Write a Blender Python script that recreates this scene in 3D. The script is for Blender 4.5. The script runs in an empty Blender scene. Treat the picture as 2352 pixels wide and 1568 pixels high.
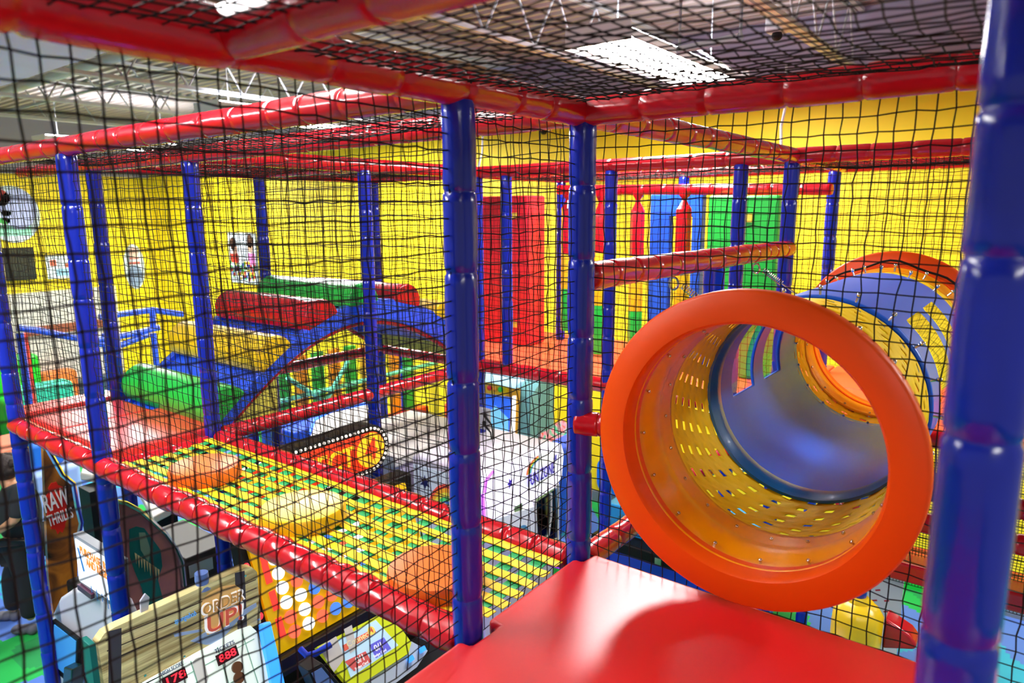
import bpy, bmesh, math, random
import numpy as np
from mathutils import Vector as V, Matrix
R = math.radians
rng = np.random.default_rng(7)
random.seed(7)
SC = bpy.context.scene
COL = SC.collection

# ------------------------------------------------------------------ camera
DECK = 2.5
CAM = V((0.0, 0.0, 3.705))
FPX, YAW, PITCH, ROLL = 1603.5, R(37.528), R(10.404), R(-0.383)
fwd = V((-math.sin(YAW) * math.cos(PITCH), math.cos(YAW) * math.cos(PITCH), -math.sin(PITCH)))
rt0 = V((math.cos(YAW), math.sin(YAW), 0))
up0 = rt0.cross(fwd)
rt = math.cos(ROLL) * rt0 + math.sin(ROLL) * up0
up = -math.sin(ROLL) * rt0 + math.cos(ROLL) * up0
cd = bpy.data.cameras.new('camera')
cam = bpy.data.objects.new('camera', cd)
COL.objects.link(cam)
m = Matrix((rt, up, -fwd)).transposed().to_4x4()
m.translation = CAM
cam.matrix_world = m
cd.sensor_width = 36.0
cd.lens = 36.0 * FPX / 2352.0
cd.clip_start = 0.02
cd.dof.use_dof = True
cd.dof.focus_distance = 2.9
cd.dof.aperture_fstop = 2.6
SC.camera = cam
SC.view_settings.view_transform = 'Standard'
SC.view_settings.look = 'None'
SC.view_settings.exposure = -0.12
SC.view_settings.gamma = 1.0

# ------------------------------------------------------------------ world and big lights
w = bpy.data.worlds.new('hall_ambient')
SC.world = w
w.use_nodes = True
w.node_tree.nodes['Background'].inputs[0].default_value = (0.92, 0.94, 1.0, 1)
w.node_tree.nodes['Background'].inputs[1].default_value = 0.36
LAMP = 100.0      # emission of the fluorescent fixtures


def ray(px, py):
    return rt * ((px - 1176) / FPX) + up * (-(py - 784) / FPX) + fwd


def PL(px, py, p0, n):
    d = ray(px, py)
    return CAM + d * ((V(p0) - CAM).dot(V(n)) / d.dot(V(n)))


def PX(px, py, x): return PL(px, py, (x, 0, 0), (1, 0, 0))
def PY(px, py, y): return PL(px, py, (0, y, 0), (0, 1, 0))
def PZ(px, py, z): return PL(px, py, (0, 0, z), (0, 0, 1))


# ------------------------------------------------------------------ materials
def lin(h):
    c = [int(h[i:i + 2], 16) / 255 for i in (0, 2, 4)]
    return tuple(((x + 0.055) / 1.055) ** 2.4 if x > 0.04045 else x / 12.92 for x in c) + (1,)


MATS = {}


def mat(name, col, rough=0.5, spec=0.5, metal=0.0, emit=0.0, ecol=None, bump=0.0, bscale=20, vary=0.06, coat=0.0, trans=0.0, alpha=1.0, crough=0.08):
    if name in MATS: return MATS[name]
    M = bpy.data.materials.new(name)
    M.use_nodes = True
    nt = M.node_tree
    b = nt.nodes['Principled BSDF']
    c = lin(col)
    b.inputs['Base Color'].default_value = c
    b.inputs['Roughness'].default_value = rough
    b.inputs['Specular IOR Level'].default_value = spec
    b.inputs['Metallic'].default_value = metal
    b.inputs['Coat Weight'].default_value = coat
    b.inputs['Coat Roughness'].default_value = crough
    b.inputs['Transmission Weight'].default_value = trans
    b.inputs['Alpha'].default_value = alpha
    if emit:
        b.inputs['Emission Color'].default_value = lin(ecol or col)
        b.inputs['Emission Strength'].default_value = emit
    if vary and not trans:
        tc = nt.nodes.new('ShaderNodeTexCoord')
        nz = nt.nodes.new('ShaderNodeTexNoise')
        nz.inputs['Scale'].default_value = 3.0
        nz.inputs['Detail'].default_value = 3
        nt.links.new(tc.outputs['Object'], nz.inputs['Vector'])
        mx = nt.nodes.new('ShaderNodeMix')
        mx.data_type = 'RGBA'
        mx.inputs[6].default_value = tuple(x * (1 - vary) for x in c[:3]) + (1,)
        mx.inputs[7].default_value = tuple(min(1, x * (1 + vary)) for x in c[:3]) + (1,)
        nt.links.new(nz.outputs['Fac'], mx.inputs[0])
        nt.links.new(mx.outputs[2], b.inputs['Base Color'])
        if bump:
            n2 = nt.nodes.new('ShaderNodeTexNoise')
            n2.inputs['Scale'].default_value = bscale
            n2.inputs['Detail'].default_value = 2
            nt.links.new(tc.outputs['Object'], n2.inputs['Vector'])
            bp = nt.nodes.new('ShaderNodeBump')
            bp.inputs['Strength'].default_value = bump
            bp.inputs['Distance'].default_value = 0.01
            nt.links.new(n2.outputs['Fac'], bp.inputs['Height'])
            nt.links.new(bp.outputs['Normal'], b.inputs['Normal'])
    MATS[name] = M
    return M


RED = mat('red_vinyl', 'bc0e1c', 0.22, bump=0.25, bscale=14, coat=0.3)
BLUE = mat('blue_vinyl', '0e24a4', 0.2, bump=0.22, bscale=12, coat=0.3)
MATR = mat('red_mat_vinyl', 'dc1418', 0.45, bump=0.1, bscale=5, vary=0.04, coat=0.5, crough=0.3)
PADW = mat('glare_red_mat', 'e83a30', 0.4, bump=0.1, bscale=6, coat=1.0, crough=0.3)  # lighter red, with the glare on the platform mats put into the colour
GREEN = mat('green_vinyl', '12b83a', 0.35, bump=0.12, bscale=8, coat=0.4, crough=0.3)
YEL = mat('yellow_vinyl', 'f2c800', 0.35, bump=0.12, bscale=8, coat=0.4, crough=0.3)
BLUEM = mat('blue_slide_vinyl', '1050e4', 0.36, bump=0.08, bscale=8, coat=0.6, crough=0.3)
ORNG = mat('orange_moulded_plastic', 'f05000', 0.42, spec=0.3, bump=0.04, bscale=60, vary=0.03)
AMBER = mat('amber_moulded_plastic', 'f89c00', 0.34, spec=0.4, bump=0.03, bscale=30, vary=0.05)
WOVEN = mat('yellow_woven_belting', 'f8cc00', 0.6, spec=0.25, bump=0.12, bscale=60, vary=0.06)
TUBEB = mat('blue_moulded_plastic', '1c64dc', 0.36, spec=0.35, bump=0.03, bscale=20, vary=0.06)
RIMB = mat('dark_blue_tube_rim', '0c5c92', 0.28, coat=0.3)
STRAPY = mat('yellow_strap', 'f0c808', 0.6, bump=0.15, bscale=90)
STRAPG = mat('green_strap', '2aa45c', 0.6, bump=0.15, bscale=90)
NET = mat('black_net_cord', '17120f', 0.75, spec=0.2, vary=0.2)
CHROME = mat('chrome', 'd8d8d8', 0.18, metal=1.0, vary=0)
BLACK = mat('black_plastic', '0c0b0c', 0.5, spec=0.25, vary=0.1)
DARK = mat('dark_panel', '161213', 0.6, spec=0.2)
WHITE = mat('white_panel', 'e6e4e0', 0.45)
OFFW = mat('off_white_top', 'd9d5cc', 0.5)
STEEL = mat('painted_steel', 'b9bcc2', 0.5)
YWALL = mat('yellow_wall_paint', 'f4d80e', 0.6, vary=0.04, bump=0.05, bscale=120)
GREYW = mat('grey_wall_paint', '9a96ac', 0.7)
LAV = mat('lavender_soffit', 'd6cef2', 0.7)


def clear_mat(name, tint='ffffff', rough=0.03):
    if name in MATS: return MATS[name]
    M = bpy.data.materials.new(name)
    M.use_nodes = True
    nt = M.node_tree
    nt.nodes.remove(nt.nodes['Principled BSDF'])
    out = nt.nodes['Material Output']
    t = nt.nodes.new('ShaderNodeBsdfTransparent')
    t.inputs[0].default_value = lin(tint)
    g = nt.nodes.new('ShaderNodeBsdfGlossy')
    g.inputs['Roughness'].default_value = rough
    fr = nt.nodes.new('ShaderNodeFresnel')
    fr.inputs[0].default_value = 1.45
    mx = nt.nodes.new('ShaderNodeMixShader')
    nt.links.new(fr.outputs[0], mx.inputs[0])
    nt.links.new(t.outputs[0], mx.inputs[1])
    nt.links.new(g.outputs[0], mx.inputs[2])
    nt.links.new(mx.outputs[0], out.inputs[0])
    MATS[name] = M
    return M


CLEAR = clear_mat('clear_polycarbonate', 'f4f6ff')


def glow(name, col, e, base=None):
    return mat(name, base or col, 0.3, emit=e, ecol=col, vary=0)


# ------------------------------------------------------------------ mesh building
ORG = {}


class MB:
    def __init__(s): s.v = []; s.f = []; s.mi = []

    def add(s, vs, fs, mi=0):
        o = len(s.v)
        s.v += [tuple(x) for x in vs]
        s.f += [tuple(i + o for i in f) for f in fs]
        s.mi += [mi] * len(fs)
        return s

    def box(s, lo, hi, mi=0):
        x0, y0, z0 = lo; x1, y1, z1 = hi
        return s.add([(x0, y0, z0), (x1, y0, z0), (x1, y1, z0), (x0, y1, z0), (x0, y0, z1), (x1, y0, z1), (x1, y1, z1), (x0, y1, z1)],
                     [(3, 2, 1, 0), (4, 5, 6, 7), (0, 1, 5, 4), (1, 2, 6, 5), (2, 3, 7, 6), (3, 0, 4, 7)], mi)

    def prism(s, pts, vec, mi=0):
        n = len(pts); vec = V(vec)
        p = [V(q) for q in pts]
        nn = V((0, 0, 0))
        for i in range(n): nn += p[i].cross(p[(i + 1) % n])
        if nn.dot(vec) < 0: p.reverse()
        return s.add(p + [q + vec for q in p], [tuple(range(n - 1, -1, -1)), tuple(range(n, 2 * n))] +
                     [(i, (i + 1) % n, n + (i + 1) % n, n + i) for i in range(n)], mi)

    def tube(s, pts, r, sides=10, caps=True, mi=0):
        pts = [V(p) for p in pts]; n = len(pts)
        rr = r if isinstance(r, (list, tuple)) else [r] * n
        vs, fs = [], []
        a = None
        for i, p in enumerate(pts):
            d = (pts[min(i + 1, n - 1)] - pts[max(i - 1, 0)]).normalized()
            if a is None:
                a = d.orthogonal().normalized()
            a = (a - d * a.dot(d)).normalized()
            b = d.cross(a)
            for k in range(sides):
                t = 2 * math.pi * k / sides
                vs.append(p + (a * math.cos(t) + b * math.sin(t)) * rr[i])
        for i in range(n - 1):
            for k in range(sides):
                k2 = (k + 1) % sides
                fs.append((i * sides + k, i * sides + k2, (i + 1) * sides + k2, (i + 1) * sides + k))
        if caps:
            fs.append(tuple(range(sides - 1, -1, -1)))
            fs.append(tuple((n - 1) * sides + k for k in range(sides)))
        return s.add(vs, fs, mi)

    def ball(s, c, r, seg=12, rings=8, mi=0):
        c = V(c); r = V((r, r, r)) if not hasattr(r, '__len__') else V(r)
        vs = [c + V((0, 0, r.z))]; fs = []
        for i in range(1, rings):
            t = math.pi * i / rings
            for k in range(seg):
                a = 2 * math.pi * k / seg
                vs.append(c + V((r.x * math.sin(t) * math.cos(a), r.y * math.sin(t) * math.sin(a), r.z * math.cos(t))))
        vs.append(c - V((0, 0, r.z)))
        for k in range(seg): fs.append((0, 1 + k, 1 + (k + 1) % seg))
        for i in range(rings - 2):
            for k in range(seg):
                a, b = 1 + i * seg + k, 1 + i * seg + (k + 1) % seg
                fs.append((a, a + seg, b + seg, b))
        l = len(vs) - 1
        for k in range(seg): fs.append((l, l - seg + (k + 1) % seg, l - seg + k))
        return s.add(vs, fs, mi)

    def build(s, name, mats, parent=None, smooth=True, bevel=0.0, seg=2, angle=40):
        if not isinstance(mats, (list, tuple)): mats = [mats]
        me = bpy.data.meshes.new(name)
        vs = np.array(s.v, dtype=float)
        if parent is not None:
            o0 = ORG[parent]
        else:
            lo, hi = vs.min(0), vs.max(0)
            o0 = V(((lo[0] + hi[0]) / 2, (lo[1] + hi[1]) / 2, lo[2]))
        me.from_pydata((vs - np.array(o0)).tolist(), [], s.f)
        for M in mats: me.materials.append(M)
        if len(mats) > 1: me.polygons.foreach_set('material_index', s.mi)
        if smooth:
            me.polygons.foreach_set('use_smooth', [True] * len(me.polygons))
            me.set_sharp_from_angle(angle=R(angle))
        me.update()
        o = bpy.data.objects.new(name, me)
        COL.objects.link(o)
        if parent is not None:
            o.parent = parent
        else:
            o.location = o0
        ORG[o] = V(o0)
        if bevel:
            bm_ = o.modifiers.new('bevel', 'BEVEL')
            bm_.width = bevel; bm_.segments = seg; bm_.limit_method = 'ANGLE'; bm_.angle_limit = R(50)
            if smooth: me.set_sharp_from_angle(angle=R(180)); bm_.harden_normals = True
        return o


def tag(o, label, cat=None, group=None, kind=None):
    if label: o['label'] = label
    if cat: o['category'] = cat
    if group: o['group'] = group
    if kind: o['kind'] = kind
    return o


def thing(name, loc, label, cat, group=None):
    o = bpy.data.objects.new(name, None)
    o.empty_display_size = 0.1
    COL.objects.link(o)
    o.location = loc
    ORG[o] = V(loc)
    return tag(o, label, cat, group)


def struct(name, mb, M, parent=None, label=None, **k):
    o = mb.build(name, M, parent, **k)
    if parent is None:
        o['kind'] = 'structure'
        if label: o['label'] = label
    return o


def text(body, name, origin, u, n, size, M, parent, depth=0.003, w=None, align='CENTER'):
    """lettering standing on a plane: u is the reading direction, n the face normal"""
    cu = bpy.data.curves.new(name, 'FONT')
    cu.body = body; cu.size = size; cu.extrude = depth; cu.align_x = align; cu.align_y = 'CENTER'
    cu.offset = size * 0.012
    cu.resolution_u = 3
    o = bpy.data.objects.new(name, cu)
    COL.objects.link(o)
    dg = bpy.context.evaluated_depsgraph_get()
    me = bpy.data.meshes.new_from_object(o.evaluated_get(dg))
    bpy.data.objects.remove(o)
    me.name = name
    u = V(u).normalized(); n = V(n); n = (n - u * n.dot(u)).normalized(); v = n.cross(u)
    sx = 1.0
    if w:
        xs = [q.co.x for q in me.vertices]
        sx = w / max(1e-6, max(xs) - min(xs))
    o0 = ORG[parent]
    for q in me.vertices:
        q.co = V(origin) - o0 + u * (q.co.x * sx) + v * q.co.y + n * q.co.z
    me.materials.clear(); me.materials.append(M)
    o = bpy.data.objects.new(name, me)
    COL.objects.link(o)
    o.parent = parent
    ORG[o] = V(o0)
    return o


class Frame:
    """a flat face of a real object: origin, reading direction u, up v, outward normal n"""
    def __init__(s, o, u, n):
        s.o = V(o); s.u = V(u).normalized(); n = V(n); s.n = (n - s.u * n.dot(s.u)).normalized(); s.v = s.n.cross(s.u)

    def p(s, a, b, l=0.0): return s.o + s.u * a + s.v * b + s.n * l

    def px(s, x, y):
        q = PL(x, y, s.o, s.n) - s.o
        return (q.dot(s.u), q.dot(s.v))

    def poly(s, mb, pts, l=0.001, t=0.003, mi=0):
        return mb.prism([s.p(a, b, l) for a, b in pts], s.n * t, mi)

    def disc(s, mb, a, b, r, l=0.001, t=0.003, n=20, mi=0, ry=None):
        return s.poly(mb, [(a + r * math.cos(2 * math.pi * k / n), b + (ry or r) * math.sin(2 * math.pi * k / n)) for k in range(n)], l, t, mi)

    def rect(s, mb, a0, b0, a1, b1, l=0.001, t=0.003, mi=0):
        return s.poly(mb, [(a0, b0), (a1, b0), (a1, b1), (a0, b1)], l, t, mi)


def rrect(a0, b0, a1, b1, r, n=5):
    out = []
    for cx, cy, t0 in ((a1 - r, b1 - r, 0), (a0 + r, b1 - r, 90), (a0 + r, b0 + r, 180), (a1 - r, b0 + r, 270)):
        for k in range(n + 1):
            t = R(t0 + 90 * k / n)
            out.append((cx + r * math.cos(t), cy + r * math.sin(t)))
    return out


# ------------------------------------------------------------------ padded pipes, posts, nets
def padded_mb(p0, p1, r=0.045, seg=0.19, groove=0.1, bulge=0.0, sides=20, wob=0.03, cap=True, seed=0):
    g = np.random.default_rng(seed)
    p0, p1 = V(p0), V(p1)
    L = (p1 - p0).length
    n = max(1, round(L / seg))
    d = (p1 - p0).normalized()
    a = d.orthogonal().normalized(); b = d.cross(a)
    prof = [(0.0, 1 - groove), (0.015, 1 - groove * 0.85), (0.035, 1 - groove * 0.12), (0.14, 1.0), (0.32, 1.0 + bulge * 0.7), (0.5, 1.0 + bulge), (0.68, 1.0 + bulge * 0.7), (0.86, 1.0), (0.965, 1 - groove * 0.12), (0.985, 1 - groove * 0.85)]
    vs, fs = [], []
    rows = 0
    cuts = [0.0] + [(i + g.uniform(-0.16, 0.16)) / n for i in range(1, n)] + [1.0]
    for i in range(n):
        ph = g.uniform(0, 6.28); e = g.uniform(-wob, wob); off = (g.uniform(-wob, wob) * r, g.uniform(-wob, wob) * r)
        ph2 = g.uniform(0, 6.28)
        for t, q in prof + ([(1.0, 1 - groove)] if i == n - 1 else []):
            f = cuts[i] + (cuts[i + 1] - cuts[i]) * t
            c = p0 + d * (L * f) + (a * off[0] + b * off[1]) * math.sin(math.pi * t)
            for k in range(sides):
                th = 2 * math.pi * k / sides
                rr = r * q * (1 + e * math.cos(2 * th + ph) * math.sin(math.pi * t) + 0.012 * math.sin(5 * th + ph2 + 9 * t))
                vs.append(c + (a * math.cos(th) + b * math.sin(th)) * rr)
            rows += 1
    for i in range(rows - 1):
        for k in range(sides):
            k2 = (k + 1) % sides
            fs.append((i * sides + k, i * sides + k2, (i + 1) * sides + k2, (i + 1) * sides + k))
    mb = MB()
    if cap:
        for row, sg, e in ((0, -1, p0), (rows - 1, 1, p1)):
            base = row * sides
            vs.append(e + d * (sg * r * 0.25))
            ci = len(vs) - 1
            for k in range(sides):
                k2 = (k + 1) % sides
                fs.append((base + k2, base + k, ci) if sg < 0 else (base + k, base + k2, ci))
    mb.add(vs, fs)
    return mb


SEED = [100]


def beam(p0, p1, label, r=0.046, M=None, seg=0.2, group='red padded beams of the play frame', **k):
    SEED[0] += 1
    o = padded_mb(p0, p1, r, seg, seed=SEED[0], **k).build('padded_beam', M or RED, angle=60)
    return tag(o, label, 'beam', group)


def post(x, y, z0, z1, label, r=0.045, seg=0.24, M=None, group='blue padded posts of the play frame', top=None):
    SEED[0] += 1
    o = padded_mb((x, y, z0), (top[0] if top else x, top[1] if top else y, z1), r, seg, groove=0.09, seed=SEED[0], wob=0.035).build('padded_post', M or BLUE, angle=60)
    return tag(o, label, 'post', group)


def net_mb(P00, P10, P11, P01, cell=0.042, r=0.0015, slack=0.03, seed=0, jit=0.10, skip=None, sides=4):
    g = np.random.default_rng(seed)
    P00, P10, P11, P01 = (np.array(p, float) for p in (P00, P10, P11, P01))
    nu = max(2, int(round(np.linalg.norm(P10 - P00) / cell))); nv = max(2, int(round(np.linalg.norm(P01 - P00) / cell)))
    u = np.linspace(0, 1, nu + 1)[:, None]; v = np.linspace(0, 1, nv + 1)[None, :]
    B = (P00[None, None] * ((1 - u) * (1 - v))[..., None] + P10 * (u * (1 - v))[..., None] + P11 * (u * v)[..., None] + P01 * ((1 - u) * v)[..., None])
    eu = (P10 - P00) / np.linalg.norm(P10 - P00); ev = (P01 - P00) / np.linalg.norm(P01 - P00)
    n = np.cross(eu, ev)
    edge = np.sin(np.pi * u) ** 0.5 * np.sin(np.pi * v) ** 0.5
    def lf(a):
        s = np.zeros((nu + 1, nv + 1))
        for _ in range(5):
            s += g.uniform(0.3, 1) * np.sin(u * g.uniform(3, 14) + v * g.uniform(3, 14) + g.uniform(0, 6.3))
        return s * a / 2
    B = B + (edge * slack * (0.7 + 0.5 * np.sin(u * 5 + v * 3 + g.uniform(0, 6))))[..., None] * n
    for ax, am in ((eu, 0.30), (ev, 0.30), (n, 0.15)):
        B = B + ((lf(am * cell) * edge + g.normal(0, jit * cell * 0.45, (nu + 1, nv + 1))))[..., None] * ax
    A = np.concatenate([B[:-1].reshape(-1, 3), B[:, :-1].reshape(-1, 3)])
    C = np.concatenate([B[1:].reshape(-1, 3), B[:, 1:].reshape(-1, 3)])
    if skip is not None:
        k = ~(skip(A) | skip(C))
        A, C = A[k], C[k]
    d = C - A
    d /= np.linalg.norm(d, axis=1)[:, None] + 1e-9
    a = np.cross(d, n[None]); a /= np.linalg.norm(a, axis=1)[:, None] + 1e-9
    b = np.cross(d, a)
    m_ = len(A)
    vs = np.zeros((m_, 2 * sides, 3))
    for k in range(sides):
        t = 2 * math.pi * k / sides
        o = (a * math.cos(t) + b * math.sin(t)) * r
        vs[:, k] = A + o - d * r * .5; vs[:, sides + k] = C + o + d * r * .5
    base = (np.arange(m_) * 2 * sides)[:, None, None]
    q = np.array([[k, (k + 1) % sides, sides + (k + 1) % sides, sides + k] for k in range(sides)])[None]
    mb = MB()
    mb.v = vs.reshape(-1, 3).tolist()
    mb.f = (base + q).reshape(-1, 4).tolist()
    mb.mi = [0] * len(mb.f)
    return mb


def net(P00, P10, P11, P01, label, **k):
    SEED[0] += 1
    o = net_mb(P00, P10, P11, P01, seed=SEED[0], **k).build('safety_net', NET, smooth=False)
    return tag(o, label, 'net', 'black safety nets of the play frame')


# grid of the play frame
X0, X1, X2, X3, X4 = [-1.255 - 1.22 * i for i in range(5)]
Y1, Y2, YM, Y3, Y4 = 1.411, 2.015, 3.19, 4.366, 5.58
TOP = 4.025
# ------------------------------------------------------------------ room shell
def carpet():
    M = bpy.data.materials.new('patchwork_carpet')
    M.use_nodes = True
    nt = M.node_tree; b = nt.nodes['Principled BSDF']; N = nt.nodes.new; L = nt.links.new
    b.inputs['Roughness'].default_value = 0.9
    tc = N('ShaderNodeTexCoord')
    sc = N('ShaderNodeVectorMath'); sc.operation = 'SNAP'; sc.inputs[1].default_value = (0.035, 0.035, 0.035)
    L(tc.outputs['Object'], sc.inputs[0])
    nz = N('ShaderNodeTexNoise'); nz.inputs['Scale'].default_value = 0.9; nz.inputs['Detail'].default_value = 1.5
    L(sc.outputs[0], nz.inputs['Vector'])
    cr = N('ShaderNodeValToRGB'); cr.color_ramp.interpolation = 'CONSTANT'
    e = cr.color_ramp.elements
    e[0].position = 0; e[0].color = lin('128a46'); e[1].position = 0.49; e[1].color = lin('4f74c4')
    x = e.new(0.40); x.color = lin('12a648')
    x = e.new(0.62); x.color = lin('2f9fc0')
    L(nz.outputs['Fac'], cr.inputs[0]); L(cr.outputs[0], b.inputs['Base Color'])
    return M


struct('floor', MB().box((-15.75, -7, -0.12), (5, 7.65, 0)), carpet(), smooth=False)
struct('wall_back', MB().box((-15.6, 7.5, 0), (5, 7.65, 4.85)), YWALL, smooth=False)
struct('wall_left', MB().box((-15.75, -7, 0), (-15.6, 7.65, 4.5)), YWALL, smooth=False)
struct('trim_1', MB().box((-15.6, 7.47, 4.85), (5, 7.65, 4.95)), LAV, smooth=False, label='pale lavender band along the top of the back yellow wall')
struct('trim_2', MB().box((-15.6, 7.5, 4.95), (5, 7.65, 5.62)), GREYW, smooth=False, label='grey upper strip of the back wall under the roof deck')
struct('trim_3', MB().box((-15.75, -7, 4.5), (-15.6, 7.5, 5.62)), GREYW, smooth=False, label='grey upper strip of the far left wall under the roof deck')
struct('baseboard_back', MB().box((-15.6, 7.47, 0), (5, 7.5, 0.14)), mat('grey_baseboard', '6b7480', 0.6), smooth=False)
# corrugated roof deck, ribs running along x
mb = MB(); y = -7.0; prof = []
while y < 7.5:
    prof += [(y, 5.56), (y + 0.06, 5.56), (y + 0.075, 5.6), (y + 0.135, 5.6)]
    y += 0.15
prof = [(a, b) for a, b in prof]
vs = []; fs = []
for a, b in prof: vs += [(-15.75, a, b), (5, a, b)]
for i in range(len(prof) - 1): fs.append((2 * i, 2 * i + 2, 2 * i + 3, 2 * i + 1))
mb.add(vs, fs)
mb.box((-15.75, -7, 5.61), (5, 7.65, 5.66))
struct('ceiling', mb, mat('roof_deck_paint', 'a59a98', 0.55, vary=0.08), smooth=False)
struct('ceiling_soffit', MB().box((-15.6, -7, 4.98), (-5.75, 2.7, 5.3)), LAV, smooth=False)
struct('trim_4', MB().box((-5.86, 2.7, 4.98), (-5.68, 7.5, 5.06)).box((-5.79, 2.7, 5.06), (-5.75, 7.5, 5.4)).box((-5.86, 2.7, 5.4), (-5.68, 7.5, 5.45)), mat('tan_beam_paint', '9c8874', 0.6), smooth=False, label='tan steel roof beam with flanges running to the back wall')


def joist(x, y0, y1, label):
    t = thing('bar_joist', (x, (y0 + y1) / 2, 5.0), label, 'roof joist', 'open web steel joists under the roof deck')
    b = MB()
    for s in (-1, 1): b.box((x + s * 0.03 - 0.018, y0, 5.0), (x + s * 0.03 + 0.018, y1, 5.035))
    b.build('bottom_chord', STEEL, t, smooth=False)
    b = MB()
    for s in (-1, 1): b.box((x + s * 0.03 - 0.02, y0, 5.52), (x + s * 0.03 + 0.02, y1, 5.555))
    b.build('top_chord', STEEL, t, smooth=False)
    b = MB(); k = 0; y = y0
    while y + 0.32 <= y1:
        b.tube([(x, y, 5.02 if k % 2 == 0 else 5.53), (x, y + 0.32, 5.53 if k % 2 == 0 else 5.02)], 0.011, 6)
        y += 0.32; k += 1
    b.build('web_bracing', STEEL, t)


joist(-1.65, 0.4, 7.48, 'steel joist over the right half of the play frame, beside the ceiling light')
joist(-3.5, 0.4, 7.48, 'steel joist above the long bright ceiling light, on its left')
joist(-7.35, 2.75, 7.48, 'steel joist left of the tan beam, near the soffit edge')
joist(-9.25, 2.75, 7.48, 'steel joist second to the left of the tan beam')
joist(-11.1, 2.75, 7.48, 'steel joist farthest left above the blue rails')
joist(0.4, -1.0, 7.48, 'steel joist at the far right above the net roof')
for i, yy in enumerate((3.6, 5.9)):
    o = MB().box((-15.5, yy - 0.012, 5.06), (-5.9, yy + 0.012, 5.085)).build('joist_bridging', STEEL, smooth=False)
    tag(o, ['thin steel bridging bar crossing the left joists near the soffit', 'thin steel bridging bar crossing the left joists near the back wall'][i], 'bridging bar')
o = MB().tube([(-13.8, 3.2, 5.15), (-6.2, 3.2, 5.15)], 0.05, 12).build('ceiling_pipe', mat('pale_conduit', 'c6ccd2', 0.4))
tag(o, 'pale round pipe running under the roof deck past the joists', 'pipe')

UPL = glow('lamp_uplight', 'f4f8ff', LAMP * 0.5)


def fixture(x, y0, y1, label, z=4.8, wd=0.42, power=1.0):
    t = thing('ceiling_light', (x, (y0 + y1) / 2, z), label, 'ceiling light', 'long fluorescent ceiling lights')
    h = wd / 2
    b = MB()
    b.box((x - h, y0, z + 0.006), (x + h, y1, z + 0.03)).box((x - h * 0.5, y0, z + 0.03), (x + h * 0.5, y1, z + 0.1))
    for s in (-1, 1): b.prism([(x + s * h, y0, z + 0.006), (x + s * (h + 0.05), y0, z - 0.03), (x + s * (h + 0.05), y0, z - 0.02), (x + s * h, y0, z + 0.03)], (0, y1 - y0, 0))
    for yy in (y0 - 0.02, y1): b.box((x - h - 0.03, yy, z - 0.03), (x + h + 0.03, yy + 0.02, z + 0.1))
    b.build('housing', WHITE, t, smooth=False)
    MB().box((x - h * 0.45, y0 + 0.05, z + 0.1), (x + h * 0.45, y1 - 0.05, z + 0.112)).build('uplight_slot', UPL, t, smooth=False)
    MB().box((x - h + 0.005, y0 + 0.005, z - 0.004), (x + h - 0.005, y1 - 0.005, z + 0.005)).build('diffuser', glow('lamp_diffuser_%d' % (power * 100), 'ffffff', LAMP * power), t, smooth=False)
    for yy in (y0 + 0.25, y1 - 0.25): MB().tube([(x, yy, z + 0.1), (x, yy, 5.57)], 0.006, 6).build('hanger_cable', STEEL, t)
    return t


fixture(-2.45, 4.12, 6.22, 'long bright ceiling light above the back of the play frame, right of centre')
fixture(-7.3, 4.2, 6.3, 'ceiling light half hidden by the top red beam, left of centre', power=1.6)
fixture(-12.2, 4.3, 6.4, 'ceiling light at the far left above the blue rails', power=1.6)
fixture(2.4, 4.12, 6.22, 'ceiling light to the right of the play frame')
fixture(-2.45, 0.0, 2.1, 'ceiling light directly above the woven bridge, outside the top of the photo', power=0.42)
fixture(2.4, -2.6, -0.5, 'ceiling light behind the viewer on the right', power=0.45)
fixture(-4.9, -1.8, 0.3, 'added unseen ceiling light outside the left edge, above the card kiosk', power=0.9)  # unseen lamp added to light the roller fronts and the arcade
for xa, xb, nm in ((-4.6, -2.8, 'left'), (-2.2, 0.2, 'right')):
    o = MB().box((xa, 5.1, 2.33), (xb, 5.35, 2.386)).build('added_strip_light', glow('added_under_deck_glow', 'fff8ec', 12.0), smooth=False)  # unseen lamps added to brighten the lower storey
    tag(o, 'added strip light under the %s part of the punch bag deck, hidden from view' % nm, 'ceiling light')
# conduit, heater and camera under the deck
b = MB().tube([PZ(1600, 112, 5.05), PZ(1665, 150, 5.0), PZ(1718, 182, 4.9)], 0.012, 6)
tag(b.build('cable', mat('white_cable', 'e8e8ea', 0.4)), 'white cable drooping at the far end of the bright ceiling light', 'cable')
q = PY(1250, 300, 7.4)
t = thing('security_camera', q, 'small white dome camera high on the yellow back wall', 'security camera')
MB().tube([q + V((0, 0.09, 0.05)), q + V((0, 0.0, 0.05))], 0.06, 14).build('mount', WHITE, t)
MB().ball(q + V((0, -0.01, 0)), 0.05, 14, 8).build('dome', BLACK, t)
q = PZ(1785, 75, 5.0)
t = thing('ceiling_heater', q, 'pale boxy fixture with a sensor hanging from the joist', 'ceiling fixture')
MB().box(q + V((-0.07, -0.07, 0)), q + V((0.07, 0.07, 0.12))).build('housing', STEEL, t, bevel=0.01)
MB().ball(q + V((0, 0, -0.02)), 0.04, 10, 6).build('sensor', DARK, t)
q = PX(1700, 85, -1.2); q2 = PX(1560, 115, -1.6)
b = MB().tube([q, q2], 0.02, 8)
for e in (q, q2): b.tube([e, V((e.x, e.y, 5.57))], 0.008, 6)
tag(b.build('sprinkler_pipe', STEEL), 'pale thin pipe crossing under the roof deck right of the bright light', 'pipe')


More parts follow.
